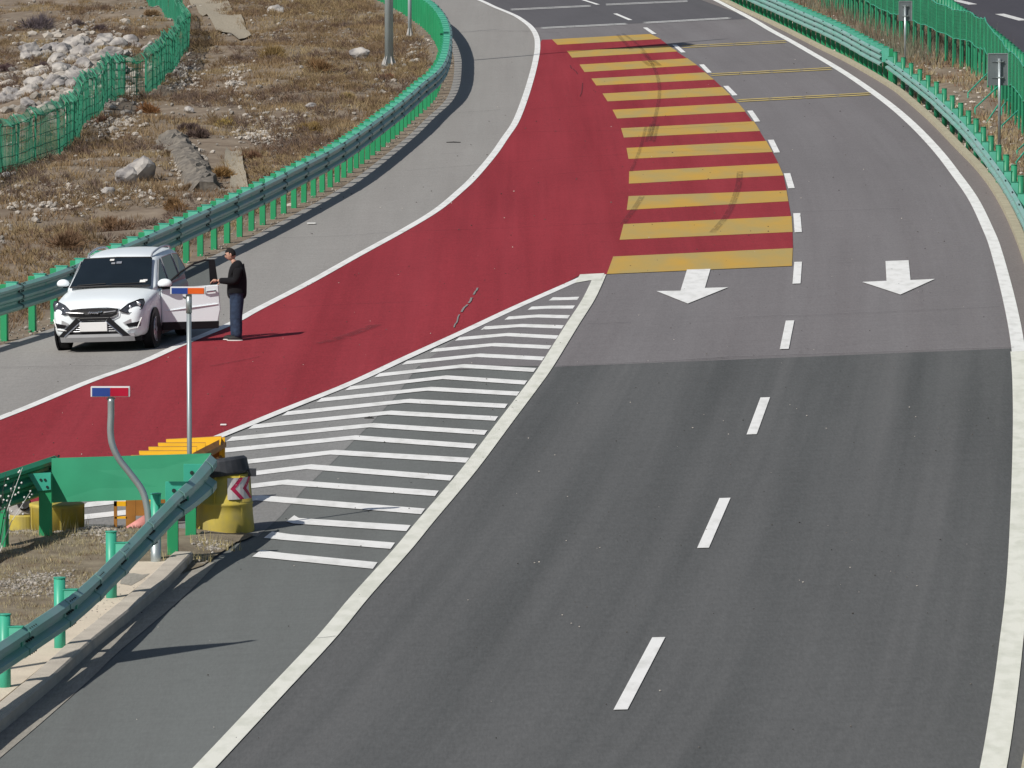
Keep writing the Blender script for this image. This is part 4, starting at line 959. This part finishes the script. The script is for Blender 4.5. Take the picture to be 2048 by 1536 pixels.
# stones
def stones(name, pts, parent=None, label=None):
    base = []; bm = bmesh.new(); bmesh.ops.create_icosphere(bm, subdivisions=1, radius=1); bv = [v.co.copy() for v in bm.verts]; bf = [[v.index for v in f.verts] for f in bm.faces]; bm.free()
    V, Fc, T_ = [], [], []
    for x, y, z, r, k in pts:
        o = len(V); a = random.uniform(0, 6.28); ca, sa = math.cos(a), math.sin(a); sx, sy, sz = r*random.uniform(.7, 1.4), r*random.uniform(.7, 1.3), r*random.uniform(.45, .85)
        for v in bv:
            q = random.uniform(.8, 1.15); X, Y_ = v.x*sx*q, v.y*sy*q; V.append((x+X*ca-Y_*sa, y+X*sa+Y_*ca, z+v.z*sz*q+sz*.3)); T_.append((k, k*.98, k*.95, 1))
        Fc += [[o+i for i in f] for f in bf]
    me = bpy.data.meshes.new(name); me.from_pydata(V, [], Fc); at = me.color_attributes.new('tint', 'FLOAT_COLOR', 'POINT'); at.data.foreach_set('color', [c for t in T_ for c in t]); me.materials.append(M['stone'])
    o = bpy.data.objects.new(name, me); COL.objects.link(o); return tag(o, label, 'stones', kind='stuff')
pts = []
while len(pts) < 3600:
    y = random.uniform(yA-20, yB); x = xledge(y)-.5-abs(random.uniform(0, 24))
    if not frust(x, y): continue
    g = noise.noise(Vector((x*.28, y*.11, 91)))
    if g < -.05 and random.random() < .85: continue
    pts.append((x, y, tz(x, y), random.choice([.03, .04, .05, .06, .08]) * random.uniform(.7, 1.5), random.uniform(.4, .95)))
for (cx, cy, sx, sy, n_) in ((365, 150, 35, 30, 260), (235, 250, 45, 20, 200), (520, 270, 45, 14, 260), (560, 245, 60, 20, 200), (90, 395, 110, 25, 260), (250, 385, 60, 12, 140), (830, 105, 14, 20, 60), (468, 160, 16, 30, 220), (385, 335, 26, 34, 320)):
    for _ in range(n_):
        p = GT(random.gauss(cx, sx*.6), random.gauss(cy, sy*.6)); 
        if xledge(p.y)-p.x > .3: pts.append((p.x, p.y, p.z, random.uniform(.03, .09), random.uniform(.6, 1.15)))
for _ in range(900):
    i = random.randrange(len(LEDGE)-1); p = LEDGE[i].lerp(LEDGE[i+1], random.random()); 
    if p.y > 110: x = p.x-random.uniform(.05, .8); pts.append((x, p.y, tz(x, p.y), random.uniform(.015, .035), random.uniform(.4, .9)))
for _ in range(900):
    y = random.uniform(G(2000, 440).y, G(1600, -40).y); x = lerp(xkerb(y)+.2, xopp(y), random.random()**1.5); pts.append((x, y, tz(x, y), random.uniform(.02, .07), random.uniform(.6, 1.4)))
for _ in range(900):
    p = GT(random.gauss(150, 62), random.gauss(150, 40)+.0)
    pts.append((p.x, p.y, p.z, random.uniform(.06, .22), random.uniform(.55, 1.0)))
stones('scattered_stones', pts, label='small pale stones strewn over the dry slopes')
pts = []
for (cx, cy, sx, sy, n_) in ((50, 1190, 75, 17, 420), (85, 1173, 50, 10, 260), (190, 1078, 55, 8, 420), (40, 1074, 55, 8, 300), (215, 1095, 12, 8, 60), (430, 1098, 35, 10, 160), (400, 1125, 30, 8, 80)):
    for _ in range(n_):
        p = G(random.gauss(cx, sx*.6), random.gauss(cy, sy*.6))
        if inpoly(p.x, p.y, isl): pts.append((p.x, p.y, islz(p.x, p.y), random.uniform(.010, .030), random.uniform(.35, .95)))
for _ in range(220):
    p = G(random.uniform(150, 330), random.uniform(1170, 1290))
    q = proj(p)
    if inpoly(q[0], q[1], [Vector((a, b)) for a, b in sl_px]): pts.append((p.x, p.y, p.z+.135, random.uniform(.006, .014), random.uniform(.4, 1.0)))
stones('gravel', pts, label='grey gravel patches on the foreground island')
pts = []
for _ in range(900):
    px_, py_ = random.uniform(0, 2000), random.uniform(150, 1530)*random.uniform(.5, 1)+20; p = G(px_, py_)
    if xledge(p.y) < p.x < xkerb(p.y) and not inpoly(p.x, p.y, isl): pts.append((p.x, p.y, p.z+.02, random.uniform(.004, .013)*(1+.5*(py_ < 500)), random.choice([.1, .15, .2, .3, 1.2])))
stones('road_grit', pts, label='dark grit and small stones scattered on the pavement')

# ------------------------------------------------------------------ the white car
car_o = G(217, 697)
yaw = R(-10)
car = thing('car', 'white sport utility car facing the camera on the shoulder with its driver door open', 'car')
car.matrix_world = Matrix.Translation(car_o) @ Matrix.Rotation(-math.atan(BANK), 4, 'Y') @ Matrix.Rotation(yaw, 4, 'Z') @ Matrix.Translation((0, 1.33, 0))
def loft(rings, cap=True):
    bm = bmesh.new(); R_ = [[bm.verts.new(p) for p in r] for r in rings]; k = len(R_[0])
    for a, b in zip(R_[:-1], R_[1:]):
        for i in range(k): bm.faces.new((a[i], a[(i+1) % k], b[(i+1) % k], b[i]))
    if cap: bm.faces.new(R_[0][::-1]); bm.faces.new(R_[-1])
    bmesh.ops.recalc_face_normals(bm, faces=bm.faces); return bm
def ring(y, half): return [(x, y, z) for x, z in half]+[(-x, y, z) for x, z in half[::-1] if x > 1e-6]
def body_half(w_, zb, zsh, zt, zm=.62):
    return [(0, zb), (w_*.86, zb), (w_*.97, zb+.10), (w_, zm), (w_*.99, zsh-.10), (w_*.93, zsh), (w_*.62, zt), (0, zt+.025)]
st_ = [(-2.19, .60, .36, .70, .74), (-2.17, .74, .30, .76, .80), (-2.08, .82, .25, .82, .87), (-1.92, .875, .23, .90, .95), (-1.6, .90, .23, .96, 1.01), (-1.1, .912, .23, 1.03, 1.08), (-.9, .914, .23, 1.06, 1.10),
    (0, .915, .23, 1.07, 1.10), (1.2, .912, .23, 1.10, 1.12), (1.8, .89, .25, 1.08, 1.12), (2.1, .83, .32, 1.02, 1.06), (2.2, .74, .42, .92, .96)]
def smo(o, lv=2):
    m_ = o.modifiers.new('sub', 'SUBSURF'); m_.levels = lv; m_.render_levels = lv
    for p in o.data.polygons: p.use_smooth = True
    return o
smo(mesh('body', loft([ring(y, body_half(*a)) for y, *a in st_]), 'carw', car))
def cab(wb, wt, zt): return [(0, .95), (wb, .95), (wb, 1.04), (lerp(wb, wt, .5), lerp(1.04, zt, .5)), (wt+.02, zt-.07), (wt*.86, zt-.005), (wt*.4, zt+.02), (0, zt+.028)]
cst = [(-1.02, .80, .78, 1.06), (-.96, .86, .83, 1.10), (-.22, .87, .705, 1.595), (-.10, .87, .705, 1.625), (.7, .875, .71, 1.685), (1.55, .87, .69, 1.655), (1.75, .85, .67, 1.60), (2.10, .79, .70, 1.12)]
smo(mesh('cabin', loft([ring(y, cab(*a)) for y, *a in cst]), 'carw', car), 1)
def poly(name, P, m, parent=car, th=.012, sm=False):
    bm = bmesh.new(); bm.faces.new([bm.verts.new(p) for p in P]); o = mesh(name, bm, m, parent); s_ = o.modifiers.new('s', 'SOLIDIFY'); s_.thickness = th; s_.offset = 0; return o
def wpt(u, t, o=.03):      # a place on the windscreen: u across, t up
    w_ = lerp(.775, .655, t); y, z = lerp(-.965, -.235, t), lerp(1.095, 1.565, t); b_ = .055*(1-u*u); return (u*w_, y-b_-o*.5, z+o*.75+b_*.35)
bm = bmesh.new(); gv = [[bm.verts.new(wpt(-1+2*i/8, j/5)) for i in range(9)] for j in range(6)]
for j in range(5):
    for i in range(8): bm.faces.new((gv[j][i], gv[j][i+1], gv[j+1][i+1], gv[j+1][i]))
mesh('windscreen', bm, 'glass', car, True)
def strip(name, P, wd, m, parent=car, th=.02):
    bm = bmesh.new(); tube(bm, [Vector(p) for p in P], wd, 6); return mesh(name, bm, m, parent)
strip('wiper', [wpt(-.8, .02, .06), wpt(-.1, .05, .06)], .01, 'black'); strip('wiper', [wpt(.05, .02, .06), wpt(.8, .06, .06)], .01, 'black')
strip('cowl_trim', [wpt(-.98, -.02, .05), wpt(0, -.02, .05), wpt(.98, -.02, .05)], .018, 'black')
strip('header_trim', [wpt(-.98, 1.0, .035), wpt(0, 1.0, .035), wpt(.98, 1.0, .035)], .014, 'black')
for u, t, s_, m_ in ((.80, .14, .055, 'litter'), (.86, .17, .04, 'litter'), (-.12, .90, .04, 'litter'), (.10, .80, .05, 'lampw'), (-.06, .78, .035, 'silver')):
    c = Vector(wpt(u, t, .045)); bm = bmesh.new(); box(bm, -s_, s_, -.004, .004, -s_*.6, s_*.6, mtx=Matrix.Translation(c) @ Matrix.Rotation(R(-55), 4, 'X')); mesh('windscreen_sticker', bm, m_, car)
for s in (-1, 1):
    for nm, q in (('side_window', [(.81, -.72, 1.09), (.84, -.02, 1.09), (.70, -.02, 1.54), (.70, -.12, 1.54)]), ('side_window', [(.84, .10, 1.09), (.84, .92, 1.11), (.70, .86, 1.57), (.70, .08, 1.56)]), ('side_window', [(.84, 1.02, 1.12), (.82, 1.66, 1.19), (.695, 1.45, 1.53), (.70, .96, 1.57)])):
        o = poly(nm, [(s*(x+.036), y, z) for x, y, z in q], 'glass')
        pf = [Vector((s*(x+.040), y, z)) for x, y, z in q]; strip('window_trim', pf+[pf[0]], .009, 'silver' if nm else 'black')
    rr = [(s*.60, -.12, 1.59), (s*.61, .05, 1.66), (s*.615, .7, 1.715), (s*.61, 1.3, 1.69), (s*.59, 1.5, 1.63)]; strip('roof_rail', [tuple(p) for p in catmull([Vector(p) for p in rr], 5)], .02, 'silver')
    # wheels
    for y in (-1.33, 1.33):
        wt = bpy.data.objects.new('wheel', None); COL.objects.link(wt); wt.parent = car; wt.location = (s*.81, y, .345)
        if y < 0: wt.rotation_euler = (0, 0, R(4))
        bm = bmesh.new(); lathe(bm, [(.22, -.10), (.30, -.115), (.335, -.10), (.345, -.06), (.345, .06), (.335, .10), (.30, .115), (.22, .10)], 32, mtx=Matrix.Rotation(math.pi/2, 4, 'Y')); mesh('tyre', bm, 'tyre', wt, True)
        bm = bmesh.new(); x_ = s*.105
        for k in range(10):
            a = k*math.pi/5; box(bm, -.012, .012, -.022, .022, .03, .215, mtx=Matrix.Translation((x_, 0, 0)) @ Matrix.Rotation(a, 4, 'X'))
        cyl(bm, .045, -.02, .02, 16, mtx=Matrix.Translation((x_, 0, 0)) @ Matrix.Rotation(math.pi/2, 4, 'Y'))
        mesh('rim', bm, 'silver', wt)
        bm = bmesh.new(); bmesh.ops.create_cone(bm, segments=32, radius1=.235, radius2=.225, depth=.03, cap_ends=False, matrix=Matrix.Translation((x_, 0, 0)) @ Matrix.Rotation(math.pi/2, 4, 'Y')); o = mesh('rim_edge', bm, 'silver', wt, True); o.modifiers.new('s', 'SOLIDIFY').thickness = .012
        bm = bmesh.new(); cyl(bm, .388, -.015, .02, 36, mtx=Matrix.Translation((s*.905, y, .36)) @ Matrix.Rotation(math.pi/2, 4, 'Y')); mesh('wheel_arch', bm, 'black', car)
    bm = bmesh.new(); box(bm, *( (s*.80, s*.925) if s > 0 else (s*.925, s*.80) ), -.92, .92, .20, .35, bev=.01); mesh('sill', bm, 'black', car)
    bm = bmesh.new(); box(bm, *( (s*.70, s*.90) if s > 0 else (s*.90, s*.70) ), -1.6, -1.0, .17, .26); mesh('underbody', bm, 'black', car)
bm = bmesh.new(); box(bm, -.78, .78, -1.95, 2.05, .19, .27); mesh('floorpan', bm, 'black', car)
# front details: u across, z up; the nose curves back toward the corners
def ny(u, z): 
    a = abs(u); y = -2.215+.05*max(0, (a-.2))**1.0+.75*max(0, a-.45)**2+3.2*max(0, a-.72)**2
    if z > .74: y += (z-.74)*.9
    return y
def npoly(name, pts, m, off=.012, sub=1):
    bm = bmesh.new(); f = bm.faces.new([bm.verts.new((u, 0, z)) for u, z in pts]); bmesh.ops.triangulate(bm, faces=[f], ngon_method='EAR_CLIP')
    bmesh.ops.subdivide_edges(bm, edges=bm.edges, cuts=2, use_grid_fill=True)
    for v in bm.verts: v.co.y = ny(v.co.x, v.co.z)-off
    return mesh(name, bm, m, car)
def nline(name, pts, r, m, off=.02):
    P = []
    for (a, b) in zip(pts[:-1], pts[1:]):
        for k in range(6): u, z = lerp(a[0], b[0], k/6), lerp(a[1], b[1], k/6); P.append(Vector((u, ny(u, z)-off, z)))
    u, z = pts[-1]; P.append(Vector((u, ny(u, z)-off, z))); bm = bmesh.new(); tube(bm, P, r, 6); return mesh(name, bm, m, car)
npoly('grille', [(-.58, .79), (-.3, .815), (0, .82), (.3, .815), (.42, .80), (.40, .70), (.30, .655), (-.28, .655), (-.48, .68)][::1], 'black', .02)
nline('grille_bar', [(-.56, .755), (-.22, .735)], .012, 'chrome', .035); nline('grille_bar', [(.16, .745), (.38, .765)], .012, 'chrome', .035)
nline('grille_surround', [(-.60, .80), (-.48, .675), (-.28, .65), (.30, .65), (.41, .695), (.45, .80)], .006, 'chrome', .03); nline('grille_surround', [(-.60, .80), (-.2, .825), (.2, .83), (.45, .80)], .005, 'chrome', .03)
nline('badge', [(-.13, .735), (-.10, .76), (-.085, .73), (-.06, .755), (-.04, .732), (-.015, .75), (.0, .73), (.025, .752), (.04, .725), (.07, .76), (.10, .75), (.13, .765)], .011, 'chrome', .05)
npoly('lower_grille', [(-.42, .585), (.34, .585), (.52, .345), (-.60, .345)], 'black', .012)
for z in (.40, .44, .48, .52): nline('grille_slat', [(-.50+(z-.36)*.7, z), (.44-(z-.36)*.7, z)], .007, 'silver', .022)
for pts in ([(-.36, .66), (-.28, .59), (-.62, .30), (-.74, .30)], [(.26, .66), (.18+.02, .59), (.50, .30), (.64, .30)]): npoly('bumper_brace', pts, 'black', .04)
npoly('bumper_brace_top', [(-.36, .66), (.26, .66), (.20, .60), (-.28, .60)], 'black', .032)
nline('bumper_trim', [(-.27, .585), (-.60, .31)], .012, 'chrome', .045); nline('bumper_trim', [(.19, .585), (.49, .31)], .012, 'chrome', .045)
bm = bmesh.new(); box(bm, -.30, .22, -.012, .012, .40, .57, bev=.006); o = mesh('number_plate', bm, 'whitep', car); o.location = (0, ny(-.04, .5)-.05, 0)
bm = bmesh.new()
sk = [(u/10, z) for u in range(-7, 8) for z in (.22, .35)]
pv = None
for u in [i/10 for i in range(-7, 8)]:
    q = [bm.verts.new((u, ny(u, z)-.035+(.06 if z < .25 else 0), z)) for z in (.20, .29, .345)]
    if pv: bm.faces.new((pv[0], q[0], q[1], pv[1])); bm.faces.new((pv[1], q[1], q[2], pv[2]))
    pv = q
o = mesh('skid_plate', bm, 'silver', car); o.modifiers.new('s', 'SOLIDIFY').thickness = .03
for s in (-1, 1):
    hp = [(s*.45, .765), (s*.60, .715), (s*.72, .73), (s*.83, .78), (s*.865, .89), (s*.845, .95), (s*.78, .95), (s*.60, .885)]
    bm = bmesh.new(); f = bm.faces.new([bm.verts.new((u, 0, z)) for u, z in hp]); bmesh.ops.triangulate(bm, faces=[f], ngon_method='EAR_CLIP'); bmesh.ops.subdivide_edges(bm, edges=bm.edges, cuts=2, use_grid_fill=True)
    def hy(u, z): a = abs(u); return -2.20+.9*max(0, a-.40)**1.7+(z-.75)*.55
    for v in bm.verts: v.co.y = hy(v.co.x, v.co.z)-.03
    hl = mesh('headlight', bm, 'lamp', car); hl.modifiers.new('s', 'SOLIDIFY').thickness = .01
    for u, z, r in ((s*.76, .865, .05), (s*.63, .81, .035)):
        bm = bmesh.new(); bmesh.ops.create_uvsphere(bm, u_segments=14, v_segments=8, radius=r, matrix=Matrix.Translation((u, hy(u, z)-.022, z)) @ Matrix.Diagonal((1, .35, 1, 1))); mesh('lamp_bowl', bm, 'lampw', hl, True)
    strip('headlight_trim', [(u, hy(u, z)-.04, z) for u, z in hp+hp[:1]], .007, 'black', hl)
    npoly('fog_recess', [(s*.50, .54), (s*.62, .60), (s*.80, .64), (s*.82, .50), (s*.60, .48)], 'silver', .018); npoly('fog_recess', [(s*.56, .52), (s*.80, .56), (s*.81, .47), (s*.60, .46)], 'black', .028)
    nline('fog_trim', [(s*.56, .42), (s*.76, .44), (s*.83, .62)], .012, 'whitep', .03)
# mirrors: right-hand side of the body, and the one carried by the open door
def mirror(loc, parent, s):
    bm = bmesh.new(); bmesh.ops.create_uvsphere(bm, u_segments=18, v_segments=10, radius=1, matrix=Matrix.Diagonal((.12, .075, .085, 1)))
    for v in bm.verts:
        if v.co.z < -.045: v.co.z = -.045
    o = mesh('mirror', bm, 'carw', parent, True); o.location = loc
    bm = bmesh.new(); box(bm, *sorted((-s*.12, 0)), -.02, .02, -.075, -.04); q = mesh('mirror_arm', bm, 'black', o); return o
mirror((-.97, -.66, 1.17), car, -1)
# open driver door
door = bpy.data.objects.new('door', None); COL.objects.link(door); door.parent = car; door.location = (.915, -.78, 0); door.rotation_euler = (0, 0, R(-68))
dp = [(0, .40), (1.04, .36), (1.10, .60), (1.08, 1.06), (.0, 1.02)]
def dface(P, y): return [(y, u, z) for u, z in P]
def dprism(name, P, y0, y1, m, parent=door, bev=0):
    bm = bmesh.new(); a = [bm.verts.new((y0, u, z)) for u, z in P]; b = [bm.verts.new((y1, u, z)) for u, z in P]; bm.faces.new(a[::-1]); bm.faces.new(b)
    for i in range(len(P)): bm.faces.new((a[i], a[(i+1) % len(P)], b[(i+1) % len(P)], b[i]))
    bmesh.ops.recalc_face_normals(bm, faces=bm.faces)
    if bev: bmesh.ops.bevel(bm, geom=bm.edges[:], offset=bev, segments=2, affect='EDGES')
    return mesh(name, bm, m, parent)
dprism('door_panel', dp, -.06, .03, 'carw', bev=.015)
dprism('door_lining', [(.03, .44), (1.0, .42), (1.05, .62), (1.03, 1.02), (.03, .99)], -.10, -.062, 'dim')
dprism('door_cladding', [(.0, .27), (1.05, .25), (1.06, .385), (0, .42)], -.05, .04, 'black', bev=.008)
bm = bmesh.new(); tube(bm, [Vector(p) for p in ((.03, .05, .62), (.045, .5, .66), (.035, 1.05, .70))], .012, 6); mesh('crease', bm, 'carw', door)
wf = [(0.02, 1.02), (.18, 1.16), (.40, 1.33), (.66, 1.47), (.86, 1.52), (1.03, 1.52), (1.07, 1.06)]
bm = bmesh.new(); tube(bm, [Vector((-.03+(-.10*(z-1.02)), u, z)) for u, z in wf], .018, 8); mesh('window_frame', bm, 'black', door)
dprism('window_pillar', [(.94, 1.06), (1.08, 1.06), (1.04, 1.53), (.93, 1.53)], -.085, -.03, 'black')
P_ = [(0.06, 1.04)]+wf[1:-2]+[(.94, 1.52), (.96, 1.06)]; bm = bmesh.new(); bm.faces.new([bm.verts.new((-.04-.1*(z-1.02), u, z)) for u, z in P_]); mesh('door_glass', bm, 'doorglass', door)
bm = bmesh.new(); tube(bm, [Vector(p) for p in ((.05, .80, .93), (.075, .84, .94), (.075, .98, .95), (.05, 1.02, .95))], .016, 8); mesh('handle', bm, 'chrome', door)
m2 = mirror((.12, .06, 1.14), door, 1); m2.rotation_euler = (0, 0, R(68)); m2.scale = (1.15, 1.1, 1.1)
poly('door_opening', [(.922, -.72, .40), (.922, .12, .40), (.922, .16, 1.06), (.922, -.74, 1.04)], 'dim', th=.01)
bm = bmesh.new(); box(bm, .50, .86, -.05, .14, .55, 1.20, bev=.03); mesh('seat', bm, 'seat', car)

# ------------------------------------------------------------------ the person
po = G(474, 682)
per = thing('person', 'man in black jacket and blue jeans holding the open car door', 'person', po)
def skinned(name, J, E, m, parent, lv=2):
    me = bpy.data.meshes.new(name); me.from_pydata([j[0] for j in J], E, []); o = bpy.data.objects.new(name, me); COL.objects.link(o); o.parent = parent; me.materials.append(M[m])
    md = o.modifiers.new('skin', 'SKIN'); md.use_smooth_shade = True
    for i, j in enumerate(J):
        r = j[1] if isinstance(j[1], tuple) else (j[1], j[1]); me.skin_vertices[0].data[i].radius = r
    me.skin_vertices[0].data[0].use_root = True
    sb = o.modifiers.new('sub', 'SUBSURF'); sb.levels = lv; sb.render_levels = lv; return o
# the man faces -X; near side is -Y
hipz = .90
HL, HR = (-.41, -.15, 1.13), (-.34, .12, 1.08)
body = [((0, 0, .92), (.09, .11)), ((-.0, 0, 1.15), (.08, .10)), ((.02, 0, 1.36), (.07, .11)), ((-.05, 0, 1.475), (.05, .05)), ((-.085, 0, 1.53), (.055, .05)),
    ((.02, -.15, 1.36), .04), ((-.02, -.20, 1.12), .035), ((-.36, -.16, 1.14), .027), ((.02, .15, 1.36), .04), ((-.01, .20, 1.12), .035), ((-.28, .14, 1.09), .027),
    ((-.01, -.09, .86), .08), ((-.02, -.09, .48), .055), ((.02, -.10, .09), .04), ((.0, .09, .86), .08), ((-.04, .09, .48), .055), ((-.05, .10, .09), .04), ((-.05, -.11, .05), .035), ((-.14, .10, .05), .035)]
E_ = [(0, 1), (1, 2), (2, 3), (3, 4), (2, 5), (5, 6), (6, 7), (2, 8), (8, 9), (9, 10), (0, 11), (11, 12), (12, 13), (0, 14), (14, 15), (15, 16), (13, 17), (16, 18)]
pb = skinned('body', body, E_, 'skin', per)
jk = [((0, 0, .73), (.205, .22)), ((-.0, 0, .96), (.20, .22)), ((.01, 0, 1.16), (.20, .22)), ((.035, 0, 1.34), (.185, .23)), ((-.03, 0, 1.50), (.085, .09)),
    ((.035, -.18, 1.36), .10), ((-.01, -.22, 1.13), .085), ((-.17, -.195, 1.13), .07), ((-.33, -.165, 1.14), .058), ((.035, .18, 1.36), .10), ((.0, .22, 1.13), .08), ((-.26, .15, 1.09), .058)]
skinned('jacket', jk, [(0, 1), (1, 2), (2, 3), (3, 4), (3, 5), (5, 6), (6, 7), (7, 8), (3, 9), (9, 10), (10, 11)], 'jacket', per)
jn = [((0, 0, 1.0), (.14, .17)), ((.0, -.085, .74), (.145, .125)), ((-.005, -.09, .46), .115), ((.025, -.10, .06), .085), ((.0, .085, .74), (.145, .125)), ((-.03, .09, .46), .115), ((-.045, .10, .06), .085)]
skinned('jeans', jn, [(0, 1), (1, 2), (2, 3), (0, 4), (4, 5), (5, 6)], 'jeans', per)
for dx, dy in ((.02, -.105), (-.06, .10)):
    bm = bmesh.new(); bmesh.ops.create_uvsphere(bm, u_segments=16, v_segments=10, radius=1, matrix=Matrix.Translation((dx-.055, dy, .055)) @ Matrix.Diagonal((.145, .05, .055, 1)))
    for v in bm.verts: v.co.z = max(v.co.z, .028)
    sh = mesh('shoe', bm, 'shoe', per, True)
    bm = bmesh.new(); bmesh.ops.create_uvsphere(bm, u_segments=18, v_segments=8, radius=1, matrix=Matrix.Translation((dx-.055, dy, .02)) @ Matrix.Diagonal((.155, .056, .022, 1))); mesh('sole', bm, 'sole', sh, True)
# head, bowed toward the door
hd = bpy.data.objects.new('head', None); COL.objects.link(hd); hd.parent = per; hd.location = (-.115, 0, 1.615); hd.rotation_euler = (0, R(-16), 0)
bm = bmesh.new(); bmesh.ops.create_uvsphere(bm, u_segments=28, v_segments=20, radius=1)
for v in bm.verts:
    x, y, z = v.co; fx = .095*x; fy = .075*y*(1-.18*max(0, -z)); fz = .118*z
    if x < -.3: fx -= .006*max(0, -z)
    if x < -.8 and abs(y) < .28 and -.35 < z < .12: fx -= .02*(1-abs(y)/.28)
    if x < -.7 and -.02 < z < .2 and .25 < abs(y) < .6: fx += .006
    v.co = (fx, fy, fz)
mesh('face', bm, 'skin', hd, True)
for s in (-1, 1):
    bm = bmesh.new(); bmesh.ops.create_uvsphere(bm, u_segments=10, v_segments=8, radius=1, matrix=Matrix.Translation((.005, s*.076, -.005)) @ Matrix.Diagonal((.02, .01, .032, 1))); mesh('ear', bm, 'skin', hd, True)
    bm = bmesh.new(); bmesh.ops.create_uvsphere(bm, u_segments=8, v_segments=6, radius=.011, matrix=Matrix.Translation((-.084, s*.032, .012))); mesh('eye', bm, 'hair', hd, True)
    bm = bmesh.new(); box(bm, -.094, -.084, s*.032-.016, s*.032+.016, .030, .036); mesh('eyebrow', bm, 'hair', hd)
bm = bmesh.new(); box(bm, -.094, -.085, -.022, .022, -.062, -.055); mesh('mouth', bm, 'magenta', hd)
bm = bmesh.new(); bmesh.ops.create_uvsphere(bm, u_segments=28, v_segments=20, radius=1)
for v in list(bm.verts):
    x, y, z = v.co
    if (x < -.35 and z < .45) or z < -.45 or (x < .12 and z < -.02): bm.verts.remove(v); continue
    v.co = (.100*x, .079*y, .123*z)
o = mesh('hair', bm, 'hair', hd, True); o.modifiers.new('s', 'SOLIDIFY').thickness = .012
def hand(loc, s, wrist):
    J = [((0, 0, 0), .022), ((-.045, 0, .0), (.022, .034)), ((-.085, 0, -.01), (.015, .036))]; E = [(0, 1), (1, 2)]
    for k, (o_, l) in enumerate(zip((-.030, -.010, .010, .029), (.034, .040, .037, .028))):
        b_ = len(J); J += [((-.10, o_, -.015), .0095), ((-.10-l*.7, o_*1.05, -.035), .0085), ((-.10-l*.8, o_*1.05, -.035-l*.6), .0075)]; E += [(2, b_), (b_, b_+1), (b_+1, b_+2)]
    b_ = len(J); J += [((-.035, -.036*s, -.012), .012), ((-.07, -.05*s, -.035), .0095), ((-.09, -.045*s, -.055), .0085)]; E += [(1, b_), (b_, b_+1), (b_+1, b_+2)]
    o = skinned('hand', J, E, 'skin', per, 1); o.location = loc; return o
hand((-.35, -.16, 1.14), -1, 0); hand((-.28, .14, 1.09), 1, 0)

# small litter
for x, y, s, lab in ((623, 449, .10, 'flat white scrap on the grey shoulder below the guardrail'), (447, 853, .05, 'small white pebble on the red surfacing above the crash cushion')):
    p = G(x, y); bm = bmesh.new(); box(bm, -s, s, -s, s, 0, .02, bev=.005); o = mesh('litter', bm, 'litter'); o.location = p+Vector((0, 0, .02)); tag(o, lab, 'litter')
for (x0, x1, y, lab) in ((893, 921, 285.5, 'thin dark twig lying on the shoulder at the rail bend'), (729, 748, 838, 'flat dark scrap lying on the painted chevrons')):
    a, b = G(x0, y), G(x1, y); bm = bmesh.new(); tube(bm, [a-a+Vector((0, 0, .012)), (b-a)*.5+Vector((0, 0, .02)), b-a+Vector((0, 0, .012))], [.012, .018, .012] if x0 > 800 else [.01, .03, .01], 6); o = mesh('twig' if x0 > 800 else 'scrap', bm, 'dark'); o.location = a; tag(o, lab, 'litter')
